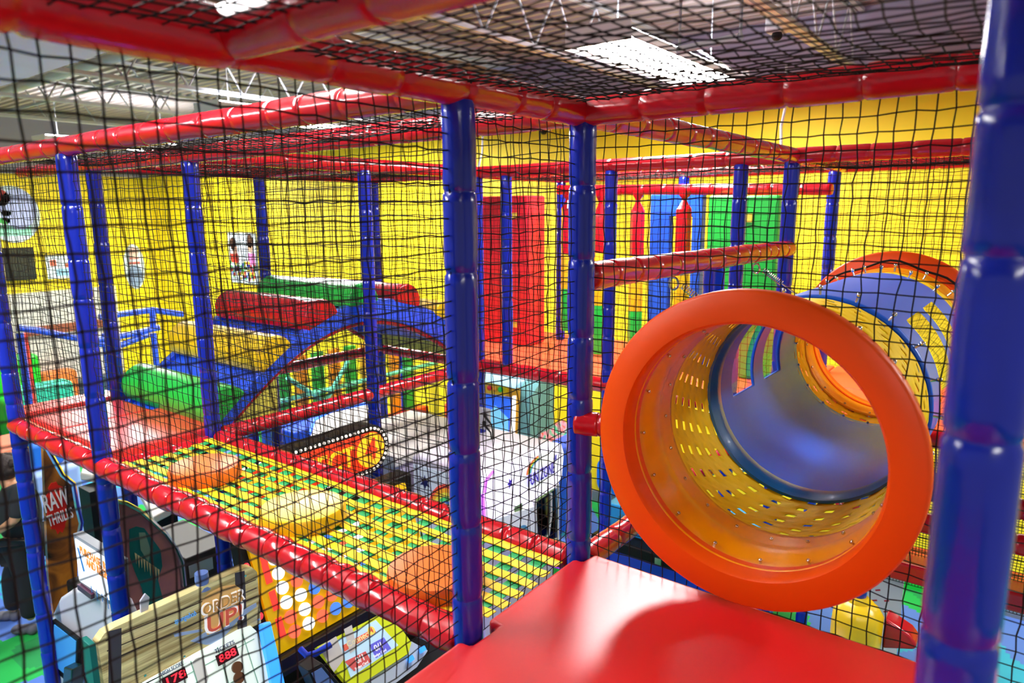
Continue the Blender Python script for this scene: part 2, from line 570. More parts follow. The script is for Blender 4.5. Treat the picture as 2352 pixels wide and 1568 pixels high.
# things on the walls
def poster(name, fr, w, h, label, draw, cat='poster', round_=False):
    t = thing(name, fr.p(0, 0, 0), label, cat)
    b = MB()
    if round_: fr.disc(b, 0, 0, w / 2, 0.002, 0.02, 40, ry=h / 2)
    else: fr.rect(b, -w / 2, -h / 2, w / 2, h / 2, 0.002, 0.02)
    b.build('board', mat('poster_board', 'cfe0ea', 0.5), t, smooth=False)
    groups = {}
    for nm, colr, shapes in draw:
        b = MB()
        for s in shapes:
            if s[0] == 'c': fr.disc(b, s[1], s[2], s[3], 0.023, 0.003, 18, ry=s[4] if len(s) > 4 else None)
            else: fr.rect(b, s[1], s[2], s[3], s[4], 0.022, 0.003)
        b.build(nm, mat('print_' + colr, colr, 0.5, vary=0), t, smooth=False)
    return t


F = Frame(PY(560, 592, 7.49), (1, 0, 0), (0, -1, 0))
g = np.random.default_rng(3)
balls = {c: [] for c in ('e02828', '1f48d8', '28b040', 'f0d020')}
for i in range(70):
    balls[list(balls)[i % 4]].append(('c', g.uniform(-0.42, 0.42), g.uniform(-0.42, -0.08), 0.035))
poster('wall_poster', F, 0.92, 0.95, 'poster of two children in a ball pit on the back yellow wall',
       [('printed_balls', k, v) for k, v in balls.items()] +
       [('printed_hair', '3a1a14', [('c', 0.28, 0.32, 0.11, 0.13), ('c', -0.3, 0.26, 0.1, 0.13)]),
        ('printed_face', 'e0a888', [('c', 0.28, 0.2, 0.085, 0.11), ('c', -0.26, 0.16, 0.08, 0.1)]),
        ('printed_shirt', 'd868b0', [('r', 0.18, -0.12, 0.42, 0.1)]), ('printed_sleeve', 'd02820', [('r', -0.42, -0.1, -0.16, 0.08)])])
F = Frame(PX(308, 612, -15.58), (0, 1, 0), (1, 0, 0))
poster('wall_cutout', F, 0.42, 0.95, 'tall oval cutout figure on the left yellow wall', [
    ('printed_dress', '7e94b8', [('c', 0, -0.2, 0.15, 0.24)]), ('printed_stripes', 'c85a50', [('r', -0.12, 0.05, 0.12, 0.1), ('r', -0.1, 0.16, 0.1, 0.2)]),
    ('printed_face', 'e6c0b0', [('c', 0, 0.3, 0.1, 0.12)])], 'wall decoration', True)
F = Frame(PX(140, 612, -15.58), (0, 1, 0), (1, 0, 0))
poster('wall_sign', F, 0.52, 0.46, 'small pale framed picture on the left wall, above the white panels', [
    ('printed_shapes', 'b0563c', [('r', -0.2, 0.02, -0.08, 0.14), ('r', 0.06, -0.02, 0.2, 0.06)]), ('printed_sky', '8cc4e0', [('r', -0.1, -0.18, 0.12, -0.04)])])
F = Frame(PX(28, 492, -15.58), (0, 1, 0), (1, 0, 0))
poster('wall_mural', F, 0.9, 1.05, 'round mural with red and green shapes at the far left', [
    ('painted_sky', 'aab4e4', [('c', 0.1, 0.1, 0.3, 0.38)]), ('painted_red', 'd83028', [('c', -0.16, 0.3, 0.15, 0.15)]), ('painted_green', '20a838', [('c', -0.1, 0.02, 0.08, 0.06), ('c', -0.14, -0.12, 0.09, 0.06)]),
    ('painted_mint', '90e0c0', [('r', -0.3, -0.4, 0.28, -0.2)]), ('painted_white', 'f0f0ee', [('c', -0.2, 0.33, 0.04), ('c', -0.1, 0.25, 0.04)])], 'mural', True)
q = PX(45, 606, -15.5)
t = thing('wall_television', q, 'black flat television hanging on the far left wall', 'television')
MB().box(q + V((-0.05, -0.26, -0.31)), q + V((0.02, 0.26, 0.31))).build('case', BLACK, t, bevel=0.015)
MB().box(q + V((0.02, -0.24, -0.28)), q + V((0.024, 0.24, 0.28))).build('screen', mat('dark_screen', '0d2030', 0.15), t, smooth=False)
# white wainscot panels with a brown rail
q0 = PX(60, 672, -15.55)
struct('trim_5', MB().box((-15.6, 4.6, 0.45), (-15.53, 6.55, 2.26)), mat('grey_white_panel', 'c4c0bc', 0.55), smooth=False, label='white wall panels at the far left behind the blue rails')
struct('trim_6', MB().box((-15.53, 4.8, 1.42), (-15.51, 6.5, 1.6)), mat('brown_rail', '8a4a34', 0.5), smooth=False, label='brown rail across the white wall panels')
o = MB().box((-15.53, 5.1, 0.0), (-15.3, 6.5, 0.44)).build('low_cabinet', mat('slate_cabinet', '3a4654', 0.5), bevel=0.02)
tag(o, 'dark slate low cabinet under the white wall panels', 'cabinet')
F = Frame((0, 7.49, 0), (1, 0, 0), (0, -1, 0))
b = MB(); F.poly(b, rrect(-4.36, 0.15, -3.4, 0.62, 0.14), 0.002, 0.03)
tag(b.build('wall_pad', mat('bright_blue_paint', '0a6ae0', 0.5)), 'rounded bright blue pad low on the yellow back wall', 'wall pad')

# ------------------------------------------------------------------ deck the viewer crouches on
b = MB().prism([(-1.235, -0.9, 2.44), (-1.235, 1.35, 2.44), (-1.195, 1.355, 2.44), (-1.19, 1.47, 2.44), (-1.235, 1.475, 2.44), (-1.235, 1.955, 2.44), (-1.2, 1.96, 2.44), (-1.19, 2.03, 2.44),
                (0.75, 2.03, 2.44), (0.75, -0.9, 2.44)], (0, 0, 0.06))
tag(b.build('deck_mat', MATR, bevel=0.018, seg=3), 'large red padded deck mat in the foreground under the orange ring', 'deck mat')
b = MB().box((-1.2, -0.85, 2.36), (0.7, 1.98, 2.435))
tag(b.build('deck_board', DARK, smooth=False), 'dark board carrying the red foreground deck mat', 'deck board')

# ------------------------------------------------------------------ posts
ptop = TOP - 0.035
post(X0, Y1, 0, ptop, 'thick dark blue post left of centre at the near corner of the red deck')
post(X0 + 0.005, Y2, 0, ptop, 'dark blue post right of centre, standing beside the orange tube ring')
post(-0.043, 1.03, 2.5, 4.3, 'out-of-focus blue post filling the right edge of the photo', r=0.046)
post(X2, Y1, 0, ptop, 'second blue post from the left, rising past the near bridge rail', top=(X2 - 0.02, Y1))
post(X2 - 0.03, Y2, 0, ptop, 'blue post where the wave slide meets the red platform')
post(X3 + 0.02, Y1, 0, ptop, 'leftmost blue post, at the left edge of the photo')
post(X3, Y2, 0, ptop, 'blue post at the back left corner of the red platform, beside the green roller')
post(X2 + 0.01, YM, 0, ptop, 'blue post in front of the middle of the wave slide')
post(X3 + 0.02, YM, 0, ptop, 'blue post behind the wave slide, rising over the green roller')
post(X3, Y3, 0, ptop, 'blue post at the far end of the wave slide, behind the middle post')
post(X2, Y3, 0, ptop, 'blue post at the back corner left of the tall red foam block')
q = PY(1164, 600, Y3)
post(q.x, Y3, 2.5, ptop, 'blue post standing in front of the tall red foam block')
post(X1, Y3, 0, ptop, 'blue post between the hanging punch bags')
q = PY(1697, 500, Y3)
post(q.x, Y3, 0, ptop, 'blue post in front of the two green pads')
post(X0 - 0.01, Y3, 0, ptop, 'blue post at the end of the red bar, right of the green pads')
post(X2, Y4, 2.5, ptop, 'slim blue post far back beside the first punch bag')
post(X1, Y4, 2.5, ptop, 'blue post far back above the blue foam doorway')
q = PY(1910, 500, Y4)
post(q.x, Y4, 0, ptop, 'blue post far back on the right where the upper red bar ends')
q = PY(1640, 640, 3.3)
post(q.x, 3.3, 2.9, 3.5, 'short blue sleeve hanging under the red bar above the tube', r=0.05)

# ------------------------------------------------------------------ top beams
beam((X0, -0.5, TOP), (X0, 0.77, TOP), 'thick blurred red top beam in the upper left corner', r=0.056, seg=0.3)
beam((X0, 0.77, TOP), (X0, Y1, TOP), 'red top beam running left from the thick blue post', r=0.05, seg=0.25)
beam((X0, Y1, TOP), (X0, Y2, TOP), 'red top beam over the two dark blue posts', r=0.047)
beam((X0, 0.77, TOP + 0.01), (0.8, 0.77, TOP + 0.01), 'red top beam crossing overhead at the top of the photo', r=0.05, seg=0.22)
beam((X0, Y2, TOP), (0.8, Y2, TOP), 'long red top beam right of centre above the orange ring', r=0.046)
beam((X2, Y1, TOP), (X0, Y1, TOP), 'red top beam along the near side of the woven bridge')
beam((X4, Y1, TOP), (X2, Y1, TOP), 'red top beam at the far left over the leftmost post')
beam((X2, Y2, TOP), (X0, Y2, TOP), 'red top beam along the far side of the woven bridge')
beam((X4, Y2, TOP), (X2, Y2, TOP), 'red top beam over the back of the red platform')
beam((X0, Y2, TOP), (X0, Y3, TOP), 'red top beam sloping back to the post beside the green pads')
beam((X2, Y2, TOP), (X2, Y3, TOP), 'bright red top beam over the near side of the wave slide')
beam((X3, Y2, TOP), (X3, Y3, TOP), 'red top beam over the far side of the wave slide')
beam((X3, Y3, TOP), (X1, Y3, TOP), 'red top beam in front of the tall red foam block')
beam((X1, Y3, TOP), (X0, Y3, TOP), 'red top beam over the punch bags')
beam((X0, Y3, TOP), (1.2, Y3, TOP), 'red top beam at the right above the far end of the tube')
beam((X2, Y4, TOP), (1.2, Y4, TOP), 'rear red top beam under the yellow wall')
beam((X2, Y3, TOP), (X2, Y4, TOP), 'short red top beam at the left of the punch bag room')
beam((X0, Y3, TOP), (X0, Y4, TOP), 'short red top beam at the right of the punch bag room')
beam((X2, YM, TOP), (X3, YM, TOP), 'red cross beam over the crest of the wave slide')
# ------------------------------------------------------------------ deck level and mid beams
RAILK = dict(groove=0.15, bulge=0.06, wob=0.06)
beam((X3, Y1, 2.455), (X2, Y1, 2.455), 'quilted red rail at the left end under the red platform', r=0.052, seg=0.16, **RAILK)
beam((X2 - 0.01, Y1, 2.455), (X0 - 0.02, Y1, 2.455), 'quilted red near rail of the woven bridge', r=0.052, seg=0.12, **RAILK)
beam((X2 + 0.04, Y2, 2.455), (X0 - 0.03, Y2, 2.455), 'quilted red far rail of the woven bridge', r=0.047, seg=0.15, groove=0.12, bulge=0.03)
beam((X2, Y1 + 0.05, 2.43), (X2, Y2 - 0.05, 2.43), 'red beam at the edge of the red platform, at the bridge end', r=0.045)
beam((X2, Y2 + 0.04, 2.46), (X2, Y3 - 0.05, 2.46), 'long red beam under the near side of the wave slide', r=0.046)
beam((X3, Y2 + 0.05, 2.46), (X3, Y3 - 0.05, 2.46), 'red beam under the far side of the wave slide', r=0.045)
beam((X3 + 0.05, Y3, 2.46), (X2 - 0.05, Y3, 2.46), 'red beam under the far end of the wave slide', r=0.045)
beam((X2 + 0.02, Y3, 2.46), (X0, Y3, 2.46), 'red floor beam in front of the tall red foam block', r=0.055)
beam((X0, Y3, 2.46), (1.2, Y3, 2.46), 'red floor beam at the far end of the tube', r=0.05)
beam((X0, Y2 + 0.05, 2.44), (X0, Y3 - 0.05, 2.44), 'red beam running back from the corner of the red deck', r=0.046)
beam((X0, Y2 + 0.05, 3.49), (X0, Y3, 3.485), 'red bar at mid height running back above the orange ring', r=0.05, seg=0.16)
q = PX(1345, 960, X0)
beam((X0 - 0.0, Y2 - 0.02, 2.985), (-1.07, Y2 + 0.045, 2.985), 'short red stub between the dark blue post and the orange ring', r=0.042, seg=0.1)
qa, qb = PY(1283, 436, 5.2), PY(1912, 434, 5.2)
beam(qa, qb, 'upper red bar from which the punch bags hang', r=0.042)

# ------------------------------------------------------------------ woven bridge
t = thing('woven_bridge_floor', (-2.48, 1.71, 2.46), 'woven bridge floor of yellow and green straps between two red rails', 'bridge floor')
b = MB(); c = MB()
ny = 7; yy = np.linspace(1.482, 1.942, ny); xs = np.arange(-3.64, -1.27, 0.095)
for i, y in enumerate(yy):
    pts = []
    for x in np.arange(-3.66, -1.27, 0.022):
        ph = math.pi * (x - xs[0]) / 0.095
        pts.append((x, 2.466 + 0.0015 * math.cos(ph + math.pi * i) - 0.02 * math.sin(math.pi * (y - 1.45) / 0.52)))
    h = 0.0215
    vs = []; fs = []
    for x, z in pts: vs += [(x, y - h, z), (x, y + h, z), (x, y + h, z + 0.003), (x, y - h, z + 0.003)]
    for k in range(len(pts) - 1):
        o = 4 * k
        for a in range(4): fs.append((o + a, o + (a + 1) % 4, o + 4 + (a + 1) % 4, o + 4 + a))
    b.add(vs, fs)
for j, x in enumerate(xs):
    vs = []; fs = []; pts = []
    for y in np.arange(1.44, 1.985, 0.0168):
        ph = math.pi * (y - yy[0]) / (yy[1] - yy[0])
        pts.append((y, 2.459 - 0.0015 * math.cos(ph + math.pi * j) - 0.02 * math.sin(math.pi * (y - 1.45) / 0.52)))
    h = 0.029
    for y, z in pts: vs += [(x - h, y, z), (x + h, y, z), (x + h, y, z + 0.003), (x - h, y, z + 0.003)]
    for k in range(len(pts) - 1):
        o = 4 * k
        for a in range(4): fs.append((o + a, o + 4 + a, o + 4 + (a + 1) % 4, o + (a + 1) % 4))
    c.add(vs, fs)
b.build('yellow_straps', STRAPY, t, smooth=False)
c.build('green_straps', STRAPG, t, smooth=False)


def disc_pad(x, y, r, M, label):
    b = MB(); n = 40; prof = [(0, 0.0), (r * 0.94, 0.0), (r, 0.012), (r, 0.055), (r * 0.965, 0.068), (r * 0.9, 0.07), (0, 0.072)]
    vs = []; fs = []
    for rr, z in prof:
        for k in range(n): vs.append((x + rr * math.cos(2 * math.pi * k / n), y + rr * math.sin(2 * math.pi * k / n), 2.452 + z))
    for i in range(len(prof) - 1):
        for k in range(n): fs.append((i * n + k, i * n + (k + 1) % n, (i + 1) * n + (k + 1) % n, (i + 1) * n + k))
    b.add(vs, fs)
    tag(b.build('stepping_pad', M), label, 'stepping pad', 'round pads on the woven bridge')


PADO = mat('orange_pad_vinyl', 'f0701c', 0.35, bump=0.08, bscale=8)
q = PZ(470, 1066, 2.52); disc_pad(q.x, q.y, 0.165, PADO, 'orange round pad at the far left end of the woven bridge')
q = PZ(695, 1160, 2.52); disc_pad(q.x, q.y, 0.175, YEL, 'yellow round pad in the middle of the woven bridge')
q = PZ(1000, 1300, 2.52); disc_pad(q.x, q.y, 0.165, PADO, 'orange round pad at the near right end, partly behind the thick post')

# ------------------------------------------------------------------ red platform at the left
t = thing('platform', (-4.4, 1.75, 2.42), 'red padded platform at the foot of the wave slide', 'platform')
MB().box((-4.42, 1.475, 2.42), (-3.765, 2.06, 2.5)).build('platform_mat', PADW, t, bevel=0.015)
MB().box((-4.86, 1.475, 2.42), (-4.43, 2.0, 2.5)).build('platform_mat', PADW, t, bevel=0.015)
MB().box((-5.2, 1.46, 2.425), (-4.97, 2.06, 2.5)).build('platform_mat', PADW, t, bevel=0.015)
MB().box((-4.86, 1.48, 2.34), (-3.775, 1.99, 2.415)).build('board', DARK, t, smooth=False)

# ------------------------------------------------------------------ wave slide
tp = np.polyfit([2.03, 2.09, 2.561, 2.838, 3.214, 3.543, 3.955, 4.3], [2.48, 2.537, 2.878, 3.02, 3.114, 3.081, 2.936, 2.74], 4)
bt = np.polyfit([2.03, 2.111, 2.554, 2.9, 3.287, 3.623, 3.972, 4.3], [2.395, 2.455, 2.795, 2.93, 2.985, 2.909, 2.725, 2.5], 4)
ztop = lambda y: float(np.polyval(tp, y)); zbot = lambda y: float(np.polyval(bt, y))
t = thing('wave_slide', (-4.33, 3.15, 2.45), 'blue arched wave slide with padded rollers rising from the red platform', 'wave slide')
ys = np.linspace(2.03, 4.3, 40)


def strip(b, x0, x1, lo, hi):
    vs = []; fs = []
    for y in ys: vs += [(x0, y, lo(y)), (x1, y, lo(y)), (x1, y, hi(y)), (x0, y, hi(y))]
    for k in range(len(ys) - 1):
        o = 4 * k
        for a in range(4): fs.append((o + a, o + (a + 1) % 4, o + 4 + (a + 1) % 4, o + 4 + a))
    fs += [(0, 3, 2, 1), tuple(4 * (len(ys) - 1) + a for a in range(4))]
    return b.add(vs, fs)


for x0, x1 in ((-3.83, -3.765), (-4.87, -4.81)):
    strip(MB(), x0, x1, lambda y: zbot(y) - 0.02, ztop).build('side_wall', BLUEM, t, bevel=0.01)
strip(MB(), -4.81, -3.83, lambda y: ztop(y) - 0.12, lambda y: ztop(y) - 0.045).build('slide_bed', BLUEM, t)
MB().tube([(-3.795, y, zbot(y) - 0.03) for y in ys], 0.02, 10).build('red_edging', RED, t)
MB().tube([(-4.84, y, zbot(y) - 0.03) for y in ys], 0.02, 10).build('red_edging', RED, t)
b = MB().prism([(-4.75, 4.33, zbot(3.3) - 0.25)] + [(-4.75, 4.33, 2.52), (-3.85, 4.33, 2.52), (-3.85, 4.33, 2.86), (-4.75, 4.33, 2.86)][0:4], (0, 0.02, 0))
OLIVE = mat('olive_panel', 'dcdc58', 0.6)
o = MB().box((X3 + 0.06, 4.30, 2.52), (X2 - 0.06, 4.325, 2.93)).build('end_panel', OLIVE, t, smooth=False)
b = MB()
ye = np.linspace(2.14, 2.5, 10)
b.prism([(-3.8, y, zbot(y) - 0.03) for y in ye] + [(-3.8, 2.5, 2.44), (-3.8, 2.14, 2.44)], (-0.02, 0, 0))
b.build('end_panel', OLIVE, t, smooth=False)
for yc, M, nm in ((2.16, GREEN, 'green'), (2.5, YEL, 'yellow'), (2.86, RED, 'red'), (3.21, GREEN, 'green'), (3.62, RED, 'red'), (4.02, YEL, 'yellow')):
    z = ztop(yc) - 0.025
    sl = (ztop(yc + 0.05) - ztop(yc - 0.05)) / 0.1
    tv = V((0, 1, sl)).normalized(); nv = V((0, -tv.z, tv.y))
    pts = []
    for k in range(15):
        a = math.pi * k / 14
        pts.append(V((-4.86, yc, z)) + tv * (0.135 * math.cos(a)) + nv * (0.155 * math.sin(a) ** 0.8))
    o = MB().prism(pts, (1.1, 0, 0)).build('roller_bump', M, t, bevel=0.015)
    o['label'] = nm + ' padded roller'

# ------------------------------------------------------------------ crawl tube
TC = V((-0.661, 0, 3.004))


def lathe_y(b, prof, n=96, closed=True):
    vs = []; fs = []
    for r, y in prof:
        for k in range(n):
            a = 2 * math.pi * k / n
            vs.append((TC.x + r * math.cos(a), y, TC.z + r * math.sin(a)))
    m_ = len(prof)
    for i in range(m_ if closed else m_ - 1):
        j = (i + 1) % m_
        for k in range(n):
            k2 = (k + 1) % n
            fs.append((i * n + k, j * n + k, j * n + k2, i * n + k2))
    return b.add(vs, fs)


def shell(name, ys_, ths, rad, M, parent, thick, hole=None):
    n = len(ths); vs = []; fs = []
    for y in ys_:
        for a in ths:
            r = rad(y, a)
            vs.append((TC.x + r * math.cos(a), y, TC.z + r * math.sin(a)))
    for i in range(len(ys_) - 1):
        for k in range(n):
            k2 = (k + 1) % n
            if hole and hole(i, k): continue
            fs.append((i * n + k, (i + 1) * n + k, (i + 1) * n + k2, i * n + k2))
    o = MB().add(vs, fs).build(name, M, parent, angle=70)
    s = o.modifiers.new('thickness', 'SOLIDIFY'); s.thickness = thick; s.offset = 0
    return o


tube = thing('crawl_tube', (TC.x, 3.1, 2.52), 'big crawl tube with an orange ring mouth, yellow woven and blue sections', 'crawl tube')
for y0, s in ((1.965, 1), (4.345, -1)):
    o = lathe_y(MB(), [(0.384, y0 + s * 0.012), (0.392, y0), (0.474, y0), (0.483, y0 + s * 0.01), (0.484, y0 + s * 0.045), (0.476, y0 + s * 0.055), (0.41, y0 + s * 0.06), (0.406, y0 + s * 0.1), (0.384, y0 + s * 0.1)]).build('ring_flange', ORNG, tube, angle=50)
    o['label'] = 'orange ring facing the red deck' if s > 0 else 'orange ring at the far end'
a96 = [2 * math.pi * k / 96 for k in range(96)]
for ya, yb, s in ((2.03, 2.31, 1), (4.28, 4.06, -1)):
    n_ = 16
    yy_ = np.linspace(ya, yb, n_)
    def rr(y, a, ya=ya): return 0.386 + 0.009 * math.sin((abs(y - ya)) / 0.26 * 9.0) * (1 if abs(y - ya) < 0.2 else 0)
    shell('amber_collar', yy_, a96, rr, AMBER, tube, 0.01)
# woven sections with square gaps
NT = 26
ths = []
for k in range(NT):
    a0 = 2 * math.pi * k / NT; st = 2 * math.pi / NT
    ths += [a0, a0 + st * 0.30, a0 + st * 0.66]
for nm, ya, yb, ny_ in (('woven_section', 2.27, 2.70, 7), ('woven_section', 3.86, 4.10, 4)):
    ysl = []
    st = (yb - ya) / ny_
    for i in range(ny_): ysl += [ya + i * st, ya + (i + 0.3) * st, ya + (i + 0.66) * st]
    ysl.append(yb)
    def rr(y, a, ya=ya, yb=yb): return 0.386 + 0.022 * math.sin(math.pi * (y - ya) / (yb - ya)) * max(0, -math.sin(a)) + 0.0012 * math.sin(a * NT) + 0.001 * math.cos((y - ya) * 60 + a * NT)
    def hole(i, k, ny_=ny_): return i % 3 == 1 and k % 3 == 1 and 0 < i // 3 < ny_ - 0
    n = len(ths)
    vs = []; fs = []
    for y in ysl:
        sk = (y - ya) * 0.9
        for a in ths:
            r = rr(y, a + sk); vs.append((TC.x + r * math.cos(a + sk), y, TC.z + r * math.sin(a + sk)))
    for i in range(len(ysl) - 1):
        for k in range(n):
            if hole(i, k): continue
            k2 = (k + 1) % n
            fs.append((i * n + k, (i + 1) * n + k, (i + 1) * n + k2, i * n + k2))
    o = MB().add(vs, fs).build('woven_section', WOVEN, tube, angle=30)
    s = o.modifiers.new('thickness', 'SOLIDIFY'); s.thickness = 0.004; s.offset = 0
# blue section with windows
ysb = np.array(sorted(set([round(v, 4) for v in list(np.linspace(2.72, 3.9, 30)) + [2.93, 3.2, 3.34, 3.58]])))
ang = sorted(set([round(v, 5) for v in list(np.linspace(0, 2 * math.pi, 96, endpoint=False)) + [R(48), R(132), R(194), R(346)]]))


def win(y, a):
    d = math.degrees(a) % 360
    return (2.93 < y < 3.2 or 3.34 < y < 3.58) and (d < 48 or d > 346 or 132 < d < 194)


def holeb(i, k):
    a0 = ang[k]; a1 = ang[(k + 1) % len(ang)]
    if a1 < a0: a1 += 2 * math.pi
    return win((ysb[i] + ysb[i + 1]) / 2, (a0 + a1) / 2)


shell('blue_section', ysb, ang, lambda y, a: 0.390, TUBEB, tube, 0.012, holeb)
lathe_y(MB(), [(0.372, 2.70), (0.368, 2.715), (0.368, 2.755), (0.374, 2.775), (0.385, 2.78), (0.385, 2.66), (0.376, 2.665)]).build('dark_rim', RIMB, tube)
for (ya, yb) in ((2.93, 3.2), (3.34, 3.58)):
    for d0, d1 in ((132, 194), (-14, 48)):
        vs = []; fs = []
        for y in (ya - 0.01, yb + 0.01):
            for k in range(17):
                a = R(d0 - 1 + (d1 - d0 + 2) * k / 16)
                vs.append((TC.x + 0.4 * math.cos(a), y, TC.z + 0.4 * math.sin(a)))
        for k in range(16): fs.append((k, k + 1, 18 + k, 17 + k))
        o = MB().add(vs, fs).build('window_pane', CLEAR, tube)
# bolts
proto = MB()
proto.tube([(0.376, 0, 0), (0.425, 0, 0)], 0.0045, 8).ball((0.377, 0, 0), (0.005, 0.007, 0.007), 10, 6).ball((0.424, 0, 0), (0.011, 0.0085, 0.0085), 10, 6)
bm0 = None
for yb, nb, off in ((2.085, 16, 0.1), (2.255, 20, 0.05), (2.735, 20, 0.0), (3.885, 20, 0.0), (4.08, 18, 0.1)):
    for k in range(nb):
        a = off + 2 * math.pi * k / nb
        if bm0 is None:
            bm0 = proto.build('bolt', CHROME, tube)
            o = bm0
            me = o.data
            for q in me.vertices: q.co += ORG[tube]
        else:
            o = bm0.copy(); COL.objects.link(o); o.parent = tube
        o.location = V((TC.x, yb, TC.z)) - ORG[tube]
        o.rotation_euler = (0, -a, 0)
for k in range(0):
    pass
pts = [(TC.x + (0.43 + 0.012 * math.sin(9 * a)) * math.cos(a), 4.2 + 0.012 * math.sin(7 * a), TC.z + (0.43 + 0.012 * math.sin(9 * a)) * math.sin(a)) for a in np.linspace(0, 2 * math.pi, 60)]
MB().tube(pts, 0.006, 6).build('lashing_rope', NET, tube)
MB().box((TC.x + 0.36, 4.1, 2.86), (TC.x + 0.46, 4.2, 2.94)).build('black_bracket', BLACK, tube, bevel=0.01)
MB().box((TC.x + 0.35, 2.72, 2.70), (TC.x + 0.44, 2.82, 2.78)).build('black_bracket', BLACK, tube, bevel=0.01)
# chains that carry the tube
for px, py, label in ((1737, 608, 'chrome spring hook hanging under the red bar near the green pads'), (1548, 640, 'chrome spring hook hanging under the red bar behind the ring top')):
    q = PX(px, py, X0)
    t = thing('spring_hook', q, label, 'spring hook')
    e = V((TC.x - 0.34, q.y, TC.z + 0.25))
    d = (e - q).normalized()
    MB().tube([q + V((0.02 * math.cos(a), 0, -0.02 + 0.026 * math.sin(a))) for a in np.linspace(0, 2 * math.pi, 16)], 0.005, 6).build('hook', CHROME, t)
    b = MB(); s = q + d * 0.05; a_ = d.orthogonal().normalized(); b_ = d.cross(a_); L = 0.12
    b.tube([s + d * (L * k / 80) + (a_ * math.cos(k * 0.9) + b_ * math.sin(k * 0.9)) * 0.013 for k in range(81)], 0.003, 5)
    b.build('spring', CHROME, t)
    MB().tube([s + d * L, e], 0.004, 6).build('link_rod', CHROME, t)

# ------------------------------------------------------------------ punch bag room at the back
ROOMF = mat('salmon_floor_mat', 'ec5a34', 0.45, bump=0.05, bscale=6)
t = thing('floor_mat', (-1.5, 5.15, 2.42), 'orange red floor mats of the punch bag room', 'floor mat')
for xa, xb in ((-4.9, -3.72), (-3.71, -2.49), (-2.48, -1.27), (-1.26, 1.2)):
    MB().box((xa, 4.43, 2.42), (xb, 5.15, 2.495)).build('mat_panel', ROOMF, t, bevel=0.012)
    MB().box((xa, 5.16, 2.42), (xb, 5.88, 2.495)).build('mat_panel', ROOMF, t, bevel=0.012)
o = MB().box((-4.85, 4.5, 2.385), (1.15, 5.85, 2.415)).build('deck_board', DARK, smooth=False)
tag(o, 'dark board under the floor mats of the punch bag room', 'deck board')
t = thing('foam_block', (-4.0, 5.2, 2.5), 'tall red foam block standing behind the slim blue post', 'foam block')
MB().box((-4.27, 5.08, 2.5), (-3.72, 5.36, 3.86)).build('body', mat('crimson_vinyl', 'd41c30', 0.35, bump=0.06, bscale=5), t, bevel=0.02)
for pz in (495, 745):
    q = PY(1181, pz, 5.075)
    MB().box(q + V((-0.03, -0.004, -0.025)), q + V((0.03, 0.004, 0.025))).build('sticker', mat('sticker_print', 'd8c840', 0.5), t, smooth=False)


def punch_bag(px, ps, label, yb=5.2, r=0.058):
    q = [PY(px, p, yb) for p in ps]   # bar, shoulder, red/yellow, yellow/green, bottom
    x = q[2].x
    t = thing('punch_bag', (x, yb, q[4].z), label, 'punch bag', 'three colour punch bags hanging from the red bar')
    def seg(z1, z0, nm, M, cap=False):
        b = MB(); n = 6; vs = []; fs = []
        rows = [(z0, r * 0.97), (z0 + 0.01, r), (z1 - 0.01, r), (z1, r * 0.97)]
        for z, rr_ in rows:
            for k in range(n):
                a = 2 * math.pi * (k + 0.3) / n
                vs.append((x + rr_ * math.cos(a), yb + rr_ * math.sin(a), z))
        for i in range(3):
            for k in range(n): fs.append((i * n + k, i * n + (k + 1) % n, (i + 1) * n + (k + 1) % n, (i + 1) * n + k))
        fs += [tuple(range(n - 1, -1, -1)), tuple(3 * n + k for k in range(n))]
        b.add(vs, fs).build(nm, M, t, angle=20)
    seg(q[1].z, q[2].z, 'red_section', RED)
    seg(q[2].z, q[3].z, 'yellow_section', YEL)
    seg(q[3].z, q[4].z, 'green_section', GREEN)
    zt = q[0].z; zs = q[1].z; zk = zs + (zt - zs) * 0.5
    b = MB()
    n = 12; vs = []; fs = []
    rows = [(zs, r * 0.98), (zs + (zk - zs) * 0.5, r * 0.6), (zk, r * 0.3), (zk + 0.015, r * 0.36), (zt - 0.03, r * 0.72), (zt, r * 0.8)]
    for z, rr_ in rows:
        for k in range(n):
            a = 2 * math.pi * k / n
            q_ = rr_ * (1 + 0.15 * math.sin(5 * a))
            vs.append((x + q_ * math.cos(a), yb + q_ * math.sin(a), z))
    for i in range(len(rows) - 1):
        for k in range(n): fs.append((i * n + k, i * n + (k + 1) % n, (i + 1) * n + (k + 1) % n, (i + 1) * n + k))
    b.add(vs, fs).build('tied_neck', RED, t, angle=25)


punch_bag(1303, (442, 478, 582, 662, 758), 'punch bag just left of the dark blue post', 5.3)
punch_bag(1378, (440, 492, 580, 700, 812), 'punch bag just right of the dark blue post', 5.1)
punch_bag(1462, (440, 485, 587, 714, 800), 'punch bag hanging alone in the middle of the yellow wall')
punch_bag(1567, (440, 480, 585, 712, 810), 'punch bag in front of the blue foam doorway', 5.1)
qa, qb = PY(1500, 447, 5.5), PY(1620, 447, 5.5)
qc, qd, qe = PY(1543, 497, 5.5), PY(1595, 497, 5.5), PY(1550, 640, 5.5)
b = MB()
b.prism([(qa.x, 5.45, 2.5), (qc.x, 5.45, 2.5), (qc.x, 5.45, qc.z), (qd.x, 5.45, qc.z), (qd.x, 5.45, 2.5), (qb.x, 5.45, 2.5), (qb.x, 5.45, qa.z), (qa.x, 5.45, qa.z)], (0, 0.09, 0))
tag(b.build('foam_doorway', mat('mid_blue_vinyl', '1458d8', 0.4, bump=0.06), bevel=0.012), 'blue foam panel with a doorway cut through it, behind a punch bag', 'foam doorway')
